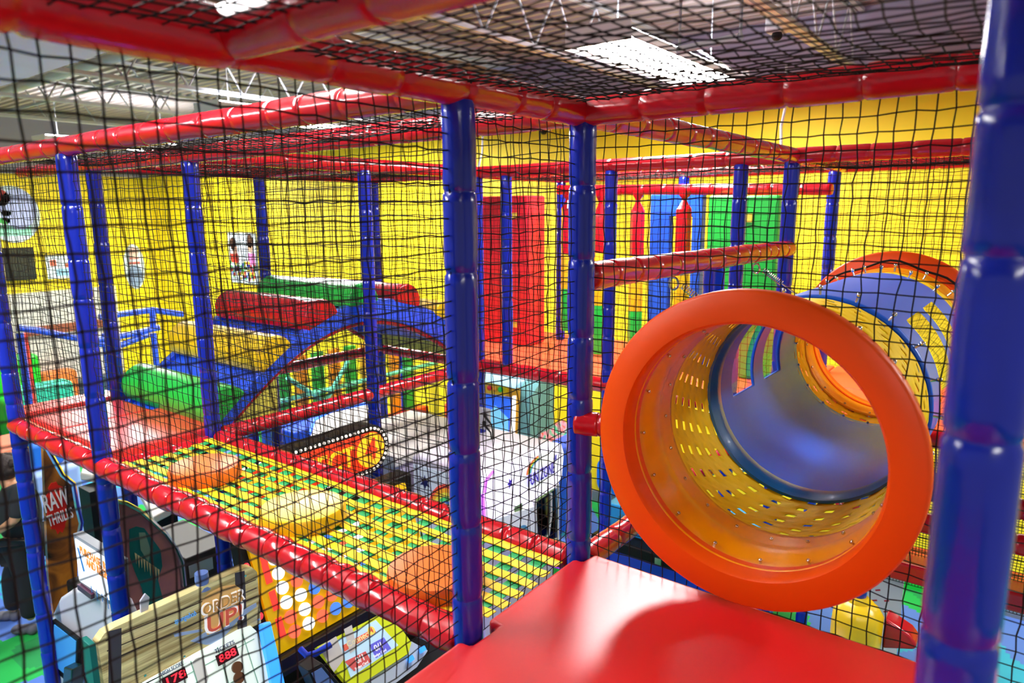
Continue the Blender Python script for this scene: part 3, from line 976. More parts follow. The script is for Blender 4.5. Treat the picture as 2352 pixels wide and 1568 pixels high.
for i, (a_, b_) in enumerate(((1627, 1690), (1712, 1791))):
    qa, qb = PY(a_, 449, 5.0), PY(b_, 449, 5.0)
    t = thing('foam_pad', ((qa.x + qb.x) / 2, 5.05, 2.5), ['green upright pad left of the blue post', 'green upright pad between two blue posts on the right'][i], 'foam pad', 'green pads of the punch bag room')
    MB().box((qa.x, 5.0, 2.5), (qb.x, 5.1, qa.z)).build('body', GREEN, t, bevel=0.02)
    MB().box((qa.x - 0.012, 5.1, 2.5), (qb.x + 0.01, 5.13, qa.z - 0.03)).build('backing', YEL, t, smooth=False)
q = PY(1718, 500, 4.99)
o = MB().box(q + V((-0.03, -0.006, -0.03)), q + V((0.03, 0.006, 0.03))).build('warning_sticker', mat('sticker_print', 'd8c840', 0.5), smooth=False)
tag(o, 'small yellow sticker on the right green pad', 'sticker')
b = MB().tube([PY(1112, 200, 5.0), PY(1107, 350, 5.0), V((PY(1098, 395, Y3).x, Y3, TOP + 0.03))], 0.008, 6)
tag(b.build('cable', mat('white_cable', 'e8e8ea', 0.4)), 'white cable dropping to the top of the post left of the red block', 'cable')
b = MB().tube([PY(1806, 150, 4.6), PY(1803, 250, 4.6), PY(1794, 290, 4.6), V((PY(1795, 337, Y3).x, Y3, TOP + 0.03))], 0.009, 6)
tag(b.build('cable', mat('white_cable', 'e8e8ea', 0.4)), 'white coiled cable dropping to the red beam right of centre', 'cable')

# ------------------------------------------------------------------ nets
ZB, ZT = 2.5, 3.99
net((X0, -0.5, ZB), (X0, Y1 - 0.04, ZB), (X0, Y1 - 0.04, ZT), (X0, -0.5, ZT), 'blurred net wall in the left foreground', slack=0.03, r=0.0021)
net((X0, Y1 + 0.03, ZB - 0.04), (X0, Y2 - 0.03, ZB - 0.04), (X0, Y2 - 0.03, ZT), (X0, Y1 + 0.03, ZT), 'narrow net between the two dark blue posts', slack=0.015, r=0.0018)


def ring_skip(A): return (A[:, 0] - TC.x) ** 2 + (A[:, 2] - TC.z) ** 2 < 0.44 ** 2


net((X0 + 0.04, Y2 + 0.012, ZB - 0.05), (0.7, Y2 + 0.012, ZB - 0.05), (0.7, Y2 + 0.012, ZT), (X0 + 0.04, Y2 + 0.012, ZT), 'net wall around the orange ring', slack=0.015, r=0.0018, skip=ring_skip)
net((X0, 0.8, 4.02), (0.75, 0.8, 4.02), (0.75, Y2 - 0.02, 4.05), (X0, Y2 - 0.02, 4.05), 'net roof overhead in front of the bright ceiling light', slack=-0.04, r=0.0019)
net((X0 - 0.04, -0.5, 4.03), (0.75, -0.5, 4.03), (0.75, 0.75, 4.02), (X0 - 0.04, 0.75, 4.02), 'net roof at the very top of the photo', slack=-0.06, r=0.0019)
net((X2, Y1, ZB - 0.03), (X0, Y1, ZB - 0.03), (X0, Y1, ZT), (X2, Y1, ZT), 'net along the near side of the woven bridge', slack=0.03)
net((X3, Y1, ZB - 0.03), (X2, Y1, ZB - 0.03), (X2, Y1, ZT), (X3, Y1, ZT), 'net in front of the red platform', slack=0.02)
net((X2, Y2, ZB - 0.03), (X0, Y2, ZB - 0.03), (X0, Y2, ZT), (X2, Y2, ZT), 'net along the far side of the woven bridge', slack=0.03)
net((X2, Y1 + 0.03, 4.02), (X0, Y1 + 0.03, 4.02), (X0, Y2 - 0.03, 4.02), (X2, Y2 - 0.03, 4.02), 'net roof over the woven bridge', slack=-0.03)
net((X3, Y1 + 0.03, 4.02), (X2, Y1 + 0.03, 4.02), (X2, Y2 - 0.03, 4.02), (X3, Y2 - 0.03, 4.02), 'net roof over the red platform', slack=-0.03)
net((X3, Y2 + 0.03, 4.02), (X2, Y2 + 0.03, 4.02), (X2, Y3 - 0.03, 4.02), (X3, Y3 - 0.03, 4.02), 'net roof over the wave slide', slack=-0.05)
net((X2, Y2, ZB), (X2, YM, ZB), (X2, YM, ZT), (X2, Y2, ZT), 'net at the near side of the wave slide, lower half', slack=0.02)
net((X2, YM, ZB), (X2, Y3, ZB), (X2, Y3, ZT), (X2, YM, ZT), 'net at the near side of the wave slide, far half', slack=0.02)
net((X3, Y2, ZB), (X3, Y3, ZB), (X3, Y3, ZT), (X3, Y2, ZT), 'net at the far side of the wave slide', slack=0.02)
net((X3 - 0.02, Y1, ZB), (X3 - 0.02, Y2, ZB), (X3 - 0.02, Y2, ZT), (X3 - 0.02, Y1, ZT), 'net at the left end of the red platform', slack=0.02)
net((X3, Y3, ZB), (X2, Y3, ZB), (X2, Y3, ZT), (X3, Y3, ZT), 'net at the far end of the wave slide', slack=0.02)
net((X2, Y3, ZB), (X0, Y3, ZB), (X0, Y3, ZT), (X2, Y3, ZT), 'net in front of the punch bags', slack=0.02, r=0.0017)
net((X0, Y3, ZB), (1.2, Y3, ZB), (1.2, Y3, ZT), (X0, Y3, ZT), 'net at the far end of the crawl tube', slack=0.02, skip=ring_skip)
net((X2, Y3 + 0.03, 4.0), (X0, Y3 + 0.03, 4.0), (X0, Y4 - 0.03, 4.0), (X2, Y4 - 0.03, 4.0), 'net roof over the punch bags', slack=-0.03, sides=3)
net((X0, Y3 + 0.03, 4.0), (1.2, Y3 + 0.03, 4.0), (1.2, Y4 - 0.03, 4.0), (X0, Y4 - 0.03, 4.0), 'net roof at the back right', slack=-0.03, sides=3)
net((X2, Y4 + 0.3, ZB), (1.2, Y4 + 0.3, ZB), (1.2, Y4 + 0.3, ZT), (X2, Y4 + 0.3, ZT), 'rear net in front of the yellow wall', slack=0.02, r=0.0016, sides=3)

# ------------------------------------------------------------------ lower storey seen at the right under the tube
t = thing('mesh_screen', (-0.3, 4.62, 1.55), 'fine black mesh screen below the tube at the right', 'mesh screen')
net_mb((-0.75, 4.6, 1.45), (0.5, 4.6, 1.45), (0.5, 4.6, 2.42), (-0.75, 4.6, 2.42), cell=0.017, r=0.0022, slack=0.0, jit=0.02, sides=3).build('mesh', NET, t, smooth=False)
for z, label in ((2.1, 'upper dark red padded bar across the fine mesh screen'), (1.9, 'lower dark red padded bar across the fine mesh screen')):
    beam((-0.9, 4.52, z), (0.6, 4.52, z), label, r=0.06, group='red bars below the tube')
q = PY(2100, 1310, 4.5)
o = MB().box((-0.95, 4.45, q.z - 0.07), (0.6, 4.75, q.z + 0.05)).build('padded_step', RED, bevel=0.02)
tag(o, 'red padded step under the fine mesh screen', 'step')
qa = PY(1915, 1390, 3.6); qb = PY(2030, 1390, 3.6)
xc = (qa.x + qb.x) / 2; rr0 = (qb.x - qa.x) / 2 + 0.005
t = thing('spinning_drum', (xc, 3.6, 1.1), 'yellow padded drum on a blue pole below the tube', 'padded drum')
b = MB(); n = 28; vs = []; fs = []
rows = [(1.1, rr0), (1.66, rr0), (1.72, rr0 * 0.97), (1.765, rr0 * 0.75), (1.78, rr0 * 0.45), (1.80, rr0 * 0.42), (1.81, rr0 * 0.36)]
for z, r_ in rows:
    for k in range(n):
        a = 2 * math.pi * k / n
        q_ = r_ * (1 + (0.05 * math.sin(7 * a) if z > 1.7 else 0))
        vs.append((xc + q_ * math.cos(a), 3.6 + q_ * math.sin(a), z))
for i in range(len(rows) - 1):
    for k in range(n): fs.append((i * n + k, i * n + (k + 1) % n, (i + 1) * n + (k + 1) % n, (i + 1) * n + k))
fs.append(tuple((len(rows) - 1) * n + k for k in range(n)))
b.add(vs, fs).build('drum_cover', YEL, t)
padded_mb((xc, 3.6, 0), (xc, 3.6, 2.42), 0.035, 0.3, seed=5).build('pole', BLUE, t)
q = PY(2030, 1450, 3.65); q2 = PY(2108, 1450, 3.65)
o = MB().prism([(q.x, 3.62, q.z - 0.08), (q2.x, 3.62, q.z - 0.03), (q2.x + 0.005, 3.62, q.z), (q2.x - 0.03, 3.62, q.z + 0.04), (q.x, 3.62, q.z + 0.09)], (0, 0.12, 0)).build('red_paddle', RED, bevel=0.015)
tag(o, 'red tapered paddle beside the yellow drum', 'paddle')
F = Frame(PY(2025, 1375, 4.9), (1, 0, 0), (0, -1, 0))
t = thing('play_panel', F.p(0, -0.2), 'white play panel with small red dashes below the tube', 'play panel')
b = MB(); F.rect(b, -0.14, -F.o.z, 0.12, 0.2, 0, 0.02); b.build('board', WHITE, t, smooth=False)
b = MB(); g = np.random.default_rng(8)
for i in range(16):
    a, c_ = g.uniform(-0.1, 0.1), g.uniform(-0.26, 0.14); F.poly(b, [(a, c_), (a + 0.028, c_ + 0.012), (a + 0.024, c_ + 0.02), (a - 0.004, c_ + 0.008)], 0.021, 0.003)
b.build('red_dashes', mat('red_print', 'c81428', 0.5), t, smooth=False)
b = MB(); F.disc(b, -0.1, 0.15, 0.05, 0.021, 0.004); b.build('dark_ring', mat('plum_print', '58103a', 0.5), t, smooth=False)
F = Frame((0, 7.48, 0), (1, 0, 0), (0, -1, 0))
b = MB(); F.poly(b, [F.px(x, y) for x, y in ((2040, 1320), (2160, 1345), (2160, 1420), (2120, 1408), (2080, 1400), (2045, 1385))], 0.002, 0.01)
tag(b.build('wall_mural', GREEN), 'green painted hill on the wall behind the mesh screen', 'mural')
q = PZ(1500, 1310, 0.55)
t = thing('kiddie_ride', (-2.55, 5.8, 0), 'blue coin ride with a cyan top and black band, under the tube', 'kiddie ride')
MB().box((-3.15, 5.35, 0), (-1.7, 6.2, 0.62)).build('base', mat('royal_blue_plastic', '1440d0', 0.35), t, bevel=0.03)
MB().box((-3.17, 5.33, 0.62), (-1.68, 6.22, 0.72)).build('black_band', BLACK, t, bevel=0.01)
MB().box((-3.1, 5.5, 0.72), (-1.75, 6.15, 1.0)).build('cyan_top', mat('cyan_print', '1c9ce8', 0.4), t, bevel=0.02)
b = MB()
for x in (-2.9, -2.5, -2.1): b.ball((x, 5.49, 0.86), (0.08, 0.02, 0.07), 10, 6)
b.build('fish_print', mat('teal_print', '106a90', 0.4), t)
MB().box((-2.5, 5.31, 0.64), (-2.44, 5.34, 0.7)).build('lock', CHROME, t)
q = PL(2338, 1480, (0, 1.22, 0), (0, 1, 0))
o = MB().box((q.x + 0.012, 1.2, 2.5), (q.x + 0.1, 1.3, 2.93)).build('foam_pad', YEL, bevel=0.01)
tag(o, 'yellow pad edge peeking out at the far right bottom corner', 'foam pad')

# ------------------------------------------------------------------ arcade machines below the bridge
WOOD = mat('printed_wood', 'b09468', 0.5, vary=0.15)
WOODD = mat('printed_dark_wood', '5a4630', 0.5)
CREAM = glow('cream_print', 'f0e8d0', 0.15)


def wood_lit():
    M = bpy.data.materials.new('backlit_wood_print')
    M.use_nodes = True
    nt = M.node_tree; b = nt.nodes['Principled BSDF']; N = nt.nodes.new; L = nt.links.new
    tc = N('ShaderNodeTexCoord'); mp = N('ShaderNodeMapping'); mp.inputs['Scale'].default_value = (1, 1.2, 26)
    L(tc.outputs['Object'], mp.inputs[0])
    nz = N('ShaderNodeTexNoise'); nz.inputs['Scale'].default_value = 2.2; nz.inputs['Detail'].default_value = 3
    L(mp.outputs[0], nz.inputs[0])
    cr = N('ShaderNodeValToRGB'); e = cr.color_ramp.elements
    e[0].position = 0.3; e[0].color = lin('8a7040'); e[1].position = 0.7; e[1].color = lin('d8cc94')
    L(nz.outputs['Fac'], cr.inputs[0]); L(cr.outputs[0], b.inputs['Base Color']); L(cr.outputs[0], b.inputs['Emission Color'])
    b.inputs['Emission Strength'].default_value = 0.35
    b.inputs['Roughness'].default_value = 0.3
    return M


# --- burger game cabinet
t = thing('arcade_cabinet', (-3.2, 1.4, 0), 'burger themed arcade cabinet with a wooden plank sign reading ORDER UP!', 'arcade machine', 'arcade machines below the bridge')
MB().box((-3.6, 1.03, 0), (-3.0, 1.72, 1.2)).box((-3.02, 0.985, 0), (-2.93, 1.01, 1.99)).box((-3.02, 1.03, 1.2), (-3.0, 1.72, 1.95)).build('body', mat('teal_cabinet_side', '0f6a60', 0.4), t, bevel=0.005)
F = Frame((-2.95, 1.38, 1.84), (0, 1, 0), (1, 0, 0.0))
T = lambda x, y: F.px(x, y)
c = [T(222, 1475), T(238, 1452), T(262, 1438), T(560, 1301), T(576, 1301), T(588, 1312), T(597, 1428), T(255, 1600), T(240, 1590)]
b = MB(); F.poly(b, c, -0.04, 0.05)
sign = b.build('sign_panel', wood_lit(), t, smooth=False)
b = MB()
for p0, p1 in (((258, 1442), (258, 1600)), ((545, 1310), (552, 1452))):
    a, z = T(*p0); a2, z2 = T(*p1)
    F.poly(b, [(a - 0.02, z), (a + 0.03, z - 0.01), (a2 + 0.03, z2), (a2 - 0.02, z2)], 0.011, 0.002)
b.build('iron_bands', mat('printed_iron', '4a4048', 0.4), sign, smooth=False)
b = MB()
a0, z0 = T(240, 1470); a1, z1 = T(585, 1330); a2, z2 = T(250, 1540); a3, z3 = T(592, 1385)
for k in range(3):
    f0 = k / 3.0
    zl = z0 + (z2 - z0) * f0; zr = z1 + (z3 - z1) * f0
    F.poly(b, [(a0, zl), (a1, zr), (a1, zr + 0.005), (a0, zl + 0.005)], 0.011, 0.001)
b.build('plank_lines', WOODD, sign, smooth=False)
# burger on a metal spatula
bun = [T(x, y) for x, y in ((458, 1395), (462, 1375), (478, 1358), (505, 1345), (535, 1340), (550, 1350), (552, 1385), (553, 1405), (500, 1445), (472, 1455))]
b = MB(); F.poly(b, [T(x, y) for x, y in ((434, 1470), (530, 1412), (585, 1382), (586, 1390), (545, 1420), (520, 1450), (495, 1475), (470, 1478))], 0.011, 0.003)
F.poly(b, [T(x, y) for x, y in ((395, 1452), (460, 1442), (462, 1447), (398, 1460))], 0.011, 0.003)
b.build('spatula_print', glow('printed_spatula', '9fb2d8', 0.15), sign, smooth=False)
b = MB(); F.poly(b, bun, 0.014, 0.003); b.build('burger_print', glow('printed_bun', 'e8b46c', 0.3), sign, smooth=False)
oa, oz = T(508, 1381); ub, uz = T(512, 1418)
uvec = (F.p(*T(552, 1368)) - F.p(*T(462, 1405))).normalized()
text('ORDER', 'order_outline', F.p(oa, oz, 0.018), uvec, F.n, 0.085, glow('letter_outline', 'ffffff', 0.5), sign, 0.001, w=0.225)
text('ORDER', 'order_lettering', F.p(oa, oz, 0.021), uvec, F.n, 0.068, glow('letter_tan', 'c89858', 0.2), sign, 0.002, w=0.205)
text('UP!', 'up_outline', F.p(ub, uz, 0.018), uvec, F.n, 0.135, glow('letter_outline', 'ffffff', 0.5), sign, 0.001, w=0.2)
text('UP!', 'up_lettering', F.p(ub, uz, 0.021), uvec, F.n, 0.112, glow('letter_red', 'e0604c', 0.25), sign, 0.002, w=0.175)
a, z = T(423, 1415)
text('spongebob', 'small_logo', F.p(a, z, 0.013), uvec, F.n, 0.035, glow('letter_blue', '6aa8e8', 0.3), sign, 0.002, w=0.1)
b = MB()
for x, y in ((560, 1320), (590, 1420), (262, 1580), (420, 1505), (330, 1548), (510, 1462)):
    a, z = T(x, y); F.disc(b, a, z, 0.006, 0.011, 0.004, 8)
b.build('rivets', CHROME, sign)
# cleaver and shaker shapes standing on the sign
q = F.p(*T(470, 1345))
b = MB(); b.tube([q + V((-0.02, 0, -0.02)), q + V((-0.02, 0, 0.0)), q + V((-0.02, 0, 0.03)), q + V((-0.02, 0, 0.06))], [0.04, 0.028, 0.032, 0.03], 12)
b.build('shaker_topper', mat('blue_grey_plastic', '6c86c8', 0.3), t)
q = F.p(*T(330, 1405))
b = MB().prism([q + V((-0.02, -0.012, -0.07)), q + V((-0.02, 0.012, -0.07)), q + V((-0.02, 0.035, 0.05)), q + V((-0.02, 0.02, 0.075)), q + V((-0.02, -0.005, 0.05))], (0.012, 0, 0))
b.build('spatula_topper', mat('pale_spatula', 'b8b8c8', 0.3), t, bevel=0.003)
# tiled play field below the sign
F2 = Frame((-2.80, 1.38, 1.45), (0, 1, 0), (0.9, 0, 0.42))
b = MB(); F2.poly(b, [F2.px(*p) for p in ((262, 1612), (300, 1583), (545, 1446), (575, 1436), (592, 1452), (655, 1700), (330, 1800))], -0.02, 0.02)
pf = b.build('play_field', glow('backlit_tile', 'e6f2ea', 0.55), t, smooth=False)
b = MB()
ac, zc_ = F2.px(560, 1470)
for k in range(5): F2.rect(b, ac - k * 0.13, zc_ - 0.6, ac - k * 0.13 + 0.005, zc_ + 0.03, 0.001, 0.001)
for k in range(5): F2.rect(b, ac - 0.55, zc_ - 0.02 - k * 0.13, ac + 0.05, zc_ - 0.015 - k * 0.13, 0.001, 0.001)
b.build('grout_lines', mat('grout_print', '9cc8b4', 0.5), pf, smooth=False)


def counter(fr, px, py, w, h, body, cap, parent):
    a, z = fr.px(px, py)
    b = MB(); fr.rect(b, a - w / 2, z - h / 2, a + w / 2, z + h / 2, 0.002, 0.006)
    o = b.build('score_display', mat('display_black', '3a0c14', 0.2), parent, smooth=False)
    text(body, 'digits', fr.p(a, z, 0.01), fr.u, fr.n, h * 0.95, glow('red_led', 'ff2838', 1.6), o, 0.001, w=w * 0.8)
    text(cap, 'caption', fr.p(a, z + h * 0.85, 0.006), fr.u, fr.n, h * 0.5, mat('caption_print', '40507c', 0.4), parent, 0.001, w=w * 0.95)


counter(F2, 521, 1505, 0.105, 0.05, '888', 'TICKETS', pf)
counter(F2, 400, 1557, 0.105, 0.05, '178', 'HIGH SCORE', pf)
b = MB()
for px, py in ((543, 1532), (547, 1556)):
    a, z = F2.px(px, py); F2.disc(b, a, z, 0.026, 0.002, 0.012, 20)
b.build('ball_holes', mat('brown_hole', '6a4020', 0.5), pf)
b = MB(); a, z = F2.px(460, 1540); F2.poly(b, rrect(a - 0.025, z - 0.06, a + 0.025, z + 0.06, 0.024), 0.002, 0.004)
b.build('utensil_print', WHITE, pf, smooth=False)
b = MB(); F2.poly(b, [F2.px(*p) for p in ((594, 1434), (616, 1426), (665, 1640), (632, 1650))], -0.02, 0.05)
b.build('light_column', glow('blue_light_column', '3a9cff', 1.1), t, bevel=0.01)
b = MB(); F.poly(b, [T(x, y) for x, y in ((254, 1598), (597, 1429), (598, 1441), (256, 1612))], 0.0, 0.03); b.build('lower_trim', BLACK, t, smooth=False)
MB().box((-3.0, 1.02, 0), (-2.55, 1.74, 1.0)).build('base', DARK, t, bevel=0.01)

# --- four in a row ball game
t = thing('arcade_cabinet', (-3.2, 2.35, 0), 'ball game cabinet with yellow board of lit discs and bulb-edged CONNECT 4 sign', 'arcade machine', 'arcade machines below the bridge')
MB().box((-3.26, 1.82, 0), (-3.13, 3.0, 2.06)).build('body', BLACK, t, bevel=0.01)
sl = V((-0.22, 0, 0.585)).normalized()
F = Frame((-2.9, 1.805, 1.519), (0, 1, 0), (sl.z, 0, -sl.x))
b = MB(); F.rect(b, 0, -0.01, 1.1, 0.55, -0.04, 0.04)
board = b.build('disc_board', glow('yellow_board', 'e8b400', 0.25), t, smooth=False)
c1 = [F.px(656, 1345), F.px(659, 1381), F.px(663, 1418), F.px(667, 1454)]
c2 = F.px(697, 1363); c4 = F.px(772, 1396)
a0 = sum(p[0] for p in c1) / 4; dr = (c1[0][1] - c1[3][1]) / 3; z0 = c1[3][1]
dc = (c4[0] - c1[1][0]) / 3.0
LW, LR, LB = glow('disc_white', 'fafcff', 1.3), glow('disc_red', 'ff6a4c', 0.9), glow('disc_blue', '4a86f4', 0.8)
lay = {0: 'RRWWWW', 1: 'WWWRWW', 2: 'RRBWWW', 3: 'BRWBWW', 4: 'BWRWWB', 5: 'RBWWRW', 6: 'WRBWWW'}
rd = dr * 0.43
for cc in range(7):
    for rw in range(6):
        b = MB(); a, z = a0 + cc * dc, z0 + rw * dr
        if z + rd > 0.54 or a + rd > 1.08: continue
        F.disc(b, a, z, rd, 0.0, 0.012, 24)
        b.build('light_disc', {'W': LW, 'R': LR, 'B': LB}[lay[cc][rw]], board)
b = MB()
for a_, z_ in ((0.035, 0.06), (0.04, 0.2), (0.042, 0.34), (0.045, 0.44)): F.rect(b, a_, z_, a_ + 0.035, z_ + 0.1, 0.001, 0.004)
b.build('red_strip_lamps', glow('red_strip', 'ff3a30', 1.0), board, smooth=False)
MB().prism([(-2.93, 1.77, 1.3), (-3.1, 1.77, 1.3), (-3.21, 1.77, 2.1), (-3.13, 1.77, 2.1), (-2.93, 1.77, 1.55)], (0, 0.03, 0)).build('side_panel', DARK, t, smooth=False)
FS = Frame((-3.0, 1.77, 1.5), (1, 0, 0), (0, -1, 0))
for px, py in ((568, 1300), (590, 1345), (596, 1380), (600, 1413), (607, 1440), (613, 1480)):
    a, z = F.px(px, py)
    b = MB(); q = F.p(-0.035, z, 0.0); b.ball(q, (0.016, 0.016, 0.02), 12, 8)
    b.build('side_bulb', glow('red_bulb', 'ff2a38', 1.6), t)
MB().prism([F.p(-0.06, -0.11, -0.1), F.p(1.2, -0.11, -0.1), F.p(1.2, -0.11, 0.05), F.p(-0.06, -0.11, 0.05)], (0, 0, 0.1)).build('black_ledge', BLACK, t, bevel=0.008)
MB().box((-3.12, 1.8, 0), (-2.55, 3.0, 0.9)).build('base', BLACK, t, bevel=0.01)
MB().tube([PX(690, 1490, -2.75), PX(705, 1505, -2.7), PX(725, 1500, -2.68), PX(760, 1480, -2.66)], 0.016, 10).tube([PX(705, 1505, -2.7), PX(722, 1568, -2.72), PX(730, 1620, -2.72)], 0.016, 10).build('blue_hoop_frame', mat('blue_powder_coat', '1848e8', 0.3), t)
# control panel with score cards
F = Frame((-2.62, 2.1, 1.48), (0, 1, 0), (0.75, 0, 0.66))
P = lambda x, y: F.px(x, y)
b = MB(); F.poly(b, [P(728, 1485), P(868, 1413), P(905, 1420), P(945, 1475), P(938, 1500), P(815, 1580), P(790, 1560)], -0.03, 0.03)
cp = b.build('control_panel', glow('lime_panel', 'd0dc20', 0.3), t, smooth=False)
b = MB(); F.poly(b, [P(775, 1470), P(862, 1424), P(914, 1482), P(805, 1556)], 0.001, 0.004)
b.build('card_screen', glow('pale_blue_card', 'b8dcf4', 0.5), cp, smooth=False)
uu = F.p(*P(862, 1424)) - F.p(*P(775, 1470))
b = MB(); F.poly(b, [P(785, 1483), P(858, 1443), P(862, 1453), P(790, 1497)], 0.006, 0.002); b.build('title_band', glow('title_red', 'e86a50', 0.3), cp, smooth=False)
a, z = P(822, 1468); text('Connect', 'title_lettering', F.p(a, z, 0.009), uu, F.n, 0.042, glow('title_cream', 'fff0b0', 0.4), cp, 0.001, w=0.15)
a, z = P(851, 1449); b = MB(); F.disc(b, a, z, 0.022, 0.009, 0.001); b.build('title_dot', glow('title_yellow', 'ffe060', 0.4), cp)
text('4', 'title_number', F.p(a, z, 0.011), uu, F.n, 0.04, glow('letter_red', 'e0604c', 0.25), cp, 0.001)
for (pts, nm, colr, (tx, ty)) in ((((847, 1482), (880, 1464), (897, 1490), (862, 1512)), 'card_violet', '6a6ae0', (868, 1490)), (((790, 1520), (838, 1496), (852, 1520), (812, 1542)), 'card_red', 'd8605c', (826, 1518))):
    b = MB(); F.poly(b, [P(*p) for p in pts], 0.006, 0.002); b.build('score_card', glow(nm, colr, 0.3), cp, smooth=False)
    a, z = P(tx, ty - 4); text('0/1', 'score_lettering', F.p(a, z, 0.009), uu, F.n, 0.045, glow('letter_outline', 'ffffff', 0.5), cp, 0.001)
    a, z = P(tx + 3, ty + 11); text('Swipe Card', 'swipe_lettering', F.p(a, z, 0.009), uu, F.n, 0.018, glow('letter_outline', 'ffffff', 0.5), cp, 0.001)
b = MB()
for s in (((730, 1487), (770, 1462), (790, 1512), (765, 1545)), ((788, 1446), (806, 1436), (818, 1490), (802, 1502))): F.poly(b, [P(*p) for p in s], 0.009, 0.001)
b.build('paper_notice', WHITE, cp, smooth=False)
b = MB()
for px, py in ((968, 1492), (941, 1514)):
    a, z = P(px, py); F.poly(b, rrect(a - 0.018, z - 0.014, a + 0.018, z + 0.014, 0.006), 0.0, 0.018)
b.build('blue_buttons', glow('lit_button', '3a9cf8', 0.9), cp)
b = MB(); F.poly(b, [P(945, 1470), P(985, 1492), P(960, 1530), P(900, 1575), P(820, 1600), P(815, 1580), P(940, 1500)], -0.03, 0.02); b.build('grey_shelf', mat('pale_shelf', 'c4d4e8', 0.4), cp, smooth=False)
MB().prism([PX(708, 1540, -2.55), PX(740, 1522, -2.55), PX(800, 1590, -2.55), PX(740, 1610, -2.55)], (-0.1, 0, 0)).build('side_monitor', BLACK, t, bevel=0.008)
F = Frame(PX(745, 1565, -2.545), (0, 1, 0), (1, 0, 0))
b = MB(); F.poly(b, [F.px(*p) for p in ((715, 1545), (738, 1532), (785, 1590), (745, 1605))], 0.001, 0.002); b.build('monitor_picture', glow('monitor_print', '5a70a8', 0.4), t, smooth=False)
# bulb edged sign
F = Frame((-3.42, 2.5, 2.18), (0, 1, 0), (1, 0, 0.0))
aR, aL, zc, hr = F.px(893, 1035)[0], -0.55, 0.0, 0.165
zc = (F.px(870, 975)[1] + F.px(862, 1078)[1]) / 2
def stadium(r, n=14):
    out = [(aL, zc - r)]
    cx = aR - hr
    for k in range(n + 1):
        t_ = R(-90 + 180 * k / n); out.append((cx + r * math.cos(t_), zc + r * math.sin(t_)))
    return out + [(aL, zc + r)]
b = MB(); F.poly(b, stadium(hr), -0.12, 0.12); sg = b.build('sign_case', BLACK, t, smooth=False)
b = MB(); F.poly(b, stadium(hr - 0.045), 0.001, 0.006); b.build('sign_face', glow('sign_red', 'f03c18', 0.7), sg, smooth=False)
path = stadium(hr - 0.022, 30)
seg = [path[0], *path[1:]]
dist = 0.0; nb = 0
for i in range(len(seg) - 1):
    p0, p1 = V((*seg[i], 0)), V((*seg[i + 1], 0)); L = (p1 - p0).length
    while dist < L and nb < 90:
        q = p0 + (p1 - p0) * (dist / L)
        b = MB(); b.ball(F.p(q.x, q.y, 0.004), 0.0095, 8, 6); b.build('sign_bulb', glow('white_bulb', 'fff6e8', 1.4), sg)
        dist += 0.034; nb += 1
    dist -= L
cx = aR - hr
b = MB(); F.disc(b, cx - 0.0, zc, hr - 0.05, 0.008, 0.004, 32); b.build('yellow_roundel', glow('sign_yellow', 'ffc020', 0.8), sg)
text('4', 'sign_number', F.p(cx, zc, 0.016), F.u, F.n, 0.2, glow('sign_red', 'f03c18', 0.7), sg, 0.003)
text('CONNECT', 'sign_lettering', F.p(cx - 0.13 - 0.40, zc - 0.005, 0.01), F.u, F.n, 0.18, glow('sign_yellow', 'ffc020', 0.8), sg, 0.006, w=0.78)

# --- white card kiosk
t = thing('card_kiosk', (-4.3, 1.5, 0), 'white card kiosk with a lit screen reading PURCHASE, RELOAD AND REGISTER', 'kiosk')
YK = 1.49
def KP(x, y, yy=YK): return PY(x, y, yy)
b = MB()
prof = [KP(108, 1590), KP(112, 1480), KP(120, 1405), KP(135, 1372), KP(160, 1355), KP(200, 1350), KP(255, 1390), KP(272, 1430), KP(272, 1600)]
lo = [V((p.x, YK, max(p.z, 0.2))) for p in prof]
lo = [V((lo[0].x, YK, 0.0))] + lo[1:-1] + [V((lo[-1].x, YK, 0.0))]
b.prism(lo, (0, 0.12, 0))
b.build('body', mat('white_kiosk_plastic', 'd6d4dc', 0.35), t, bevel=0.03, seg=3)
F = Frame((-4.2, YK - 0.02, 1.7), (1, 0, 0), (0, -1, 0))
b = MB(); F.poly(b, [F.px(*p) for p in ((168, 1225), (272, 1290), (276, 1402), (186, 1345))], -0.05, 0.05)
hd = b.build('header_case', mat('grey_header', '8c9098', 0.4), t, smooth=False)
b = MB(); F.poly(b, [F.px(*p) for p in ((174, 1236), (270, 1297), (273, 1390), (184, 1332))], 0.001, 0.004)
b.build('header_screen', glow('kiosk_screen', 'f2f6fc', 1.0), hd, smooth=False)
ua = F.p(*F.px(260, 1303)) - F.p(*F.px(190, 1255))
q = F.px(180, 1252); q2 = F.px(190, 1277)
uvec = V((1, 0, 0))
ORL = glow('letter_orange', 'f09020', 0.3)
text('PURCHASE, RELOAD', 'header_lettering', F.p(q[0] + 0.03, q[1] - 0.015, 0.006), uvec, F.n, 0.07, ORL, hd, 0.002, w=0.52, align='LEFT')
text('AND REGISTER', 'header_lettering', F.p(q2[0] + 0.06, q2[1] - 0.015, 0.006), uvec, F.n, 0.07, ORL, hd, 0.002, w=0.38, align='LEFT')
b = MB(); a, z = F.px(180, 1255)
F.poly(b, [(a + 0.0, z + 0.0), (a + 0.05, z - 0.14), (a + 0.07, z - 0.13), (a + 0.02, z + 0.0)], 0.006, 0.002)
for k in range(5): F.rect(b, a + 0.13 + k * 0.07, z - 0.25 - 0.02 * (k % 2), a + 0.14 + k * 0.07, z - 0.2, 0.006, 0.001)
b.build('header_artwork', mat('blue_ink', '3080d0', 0.4), hd, smooth=False)
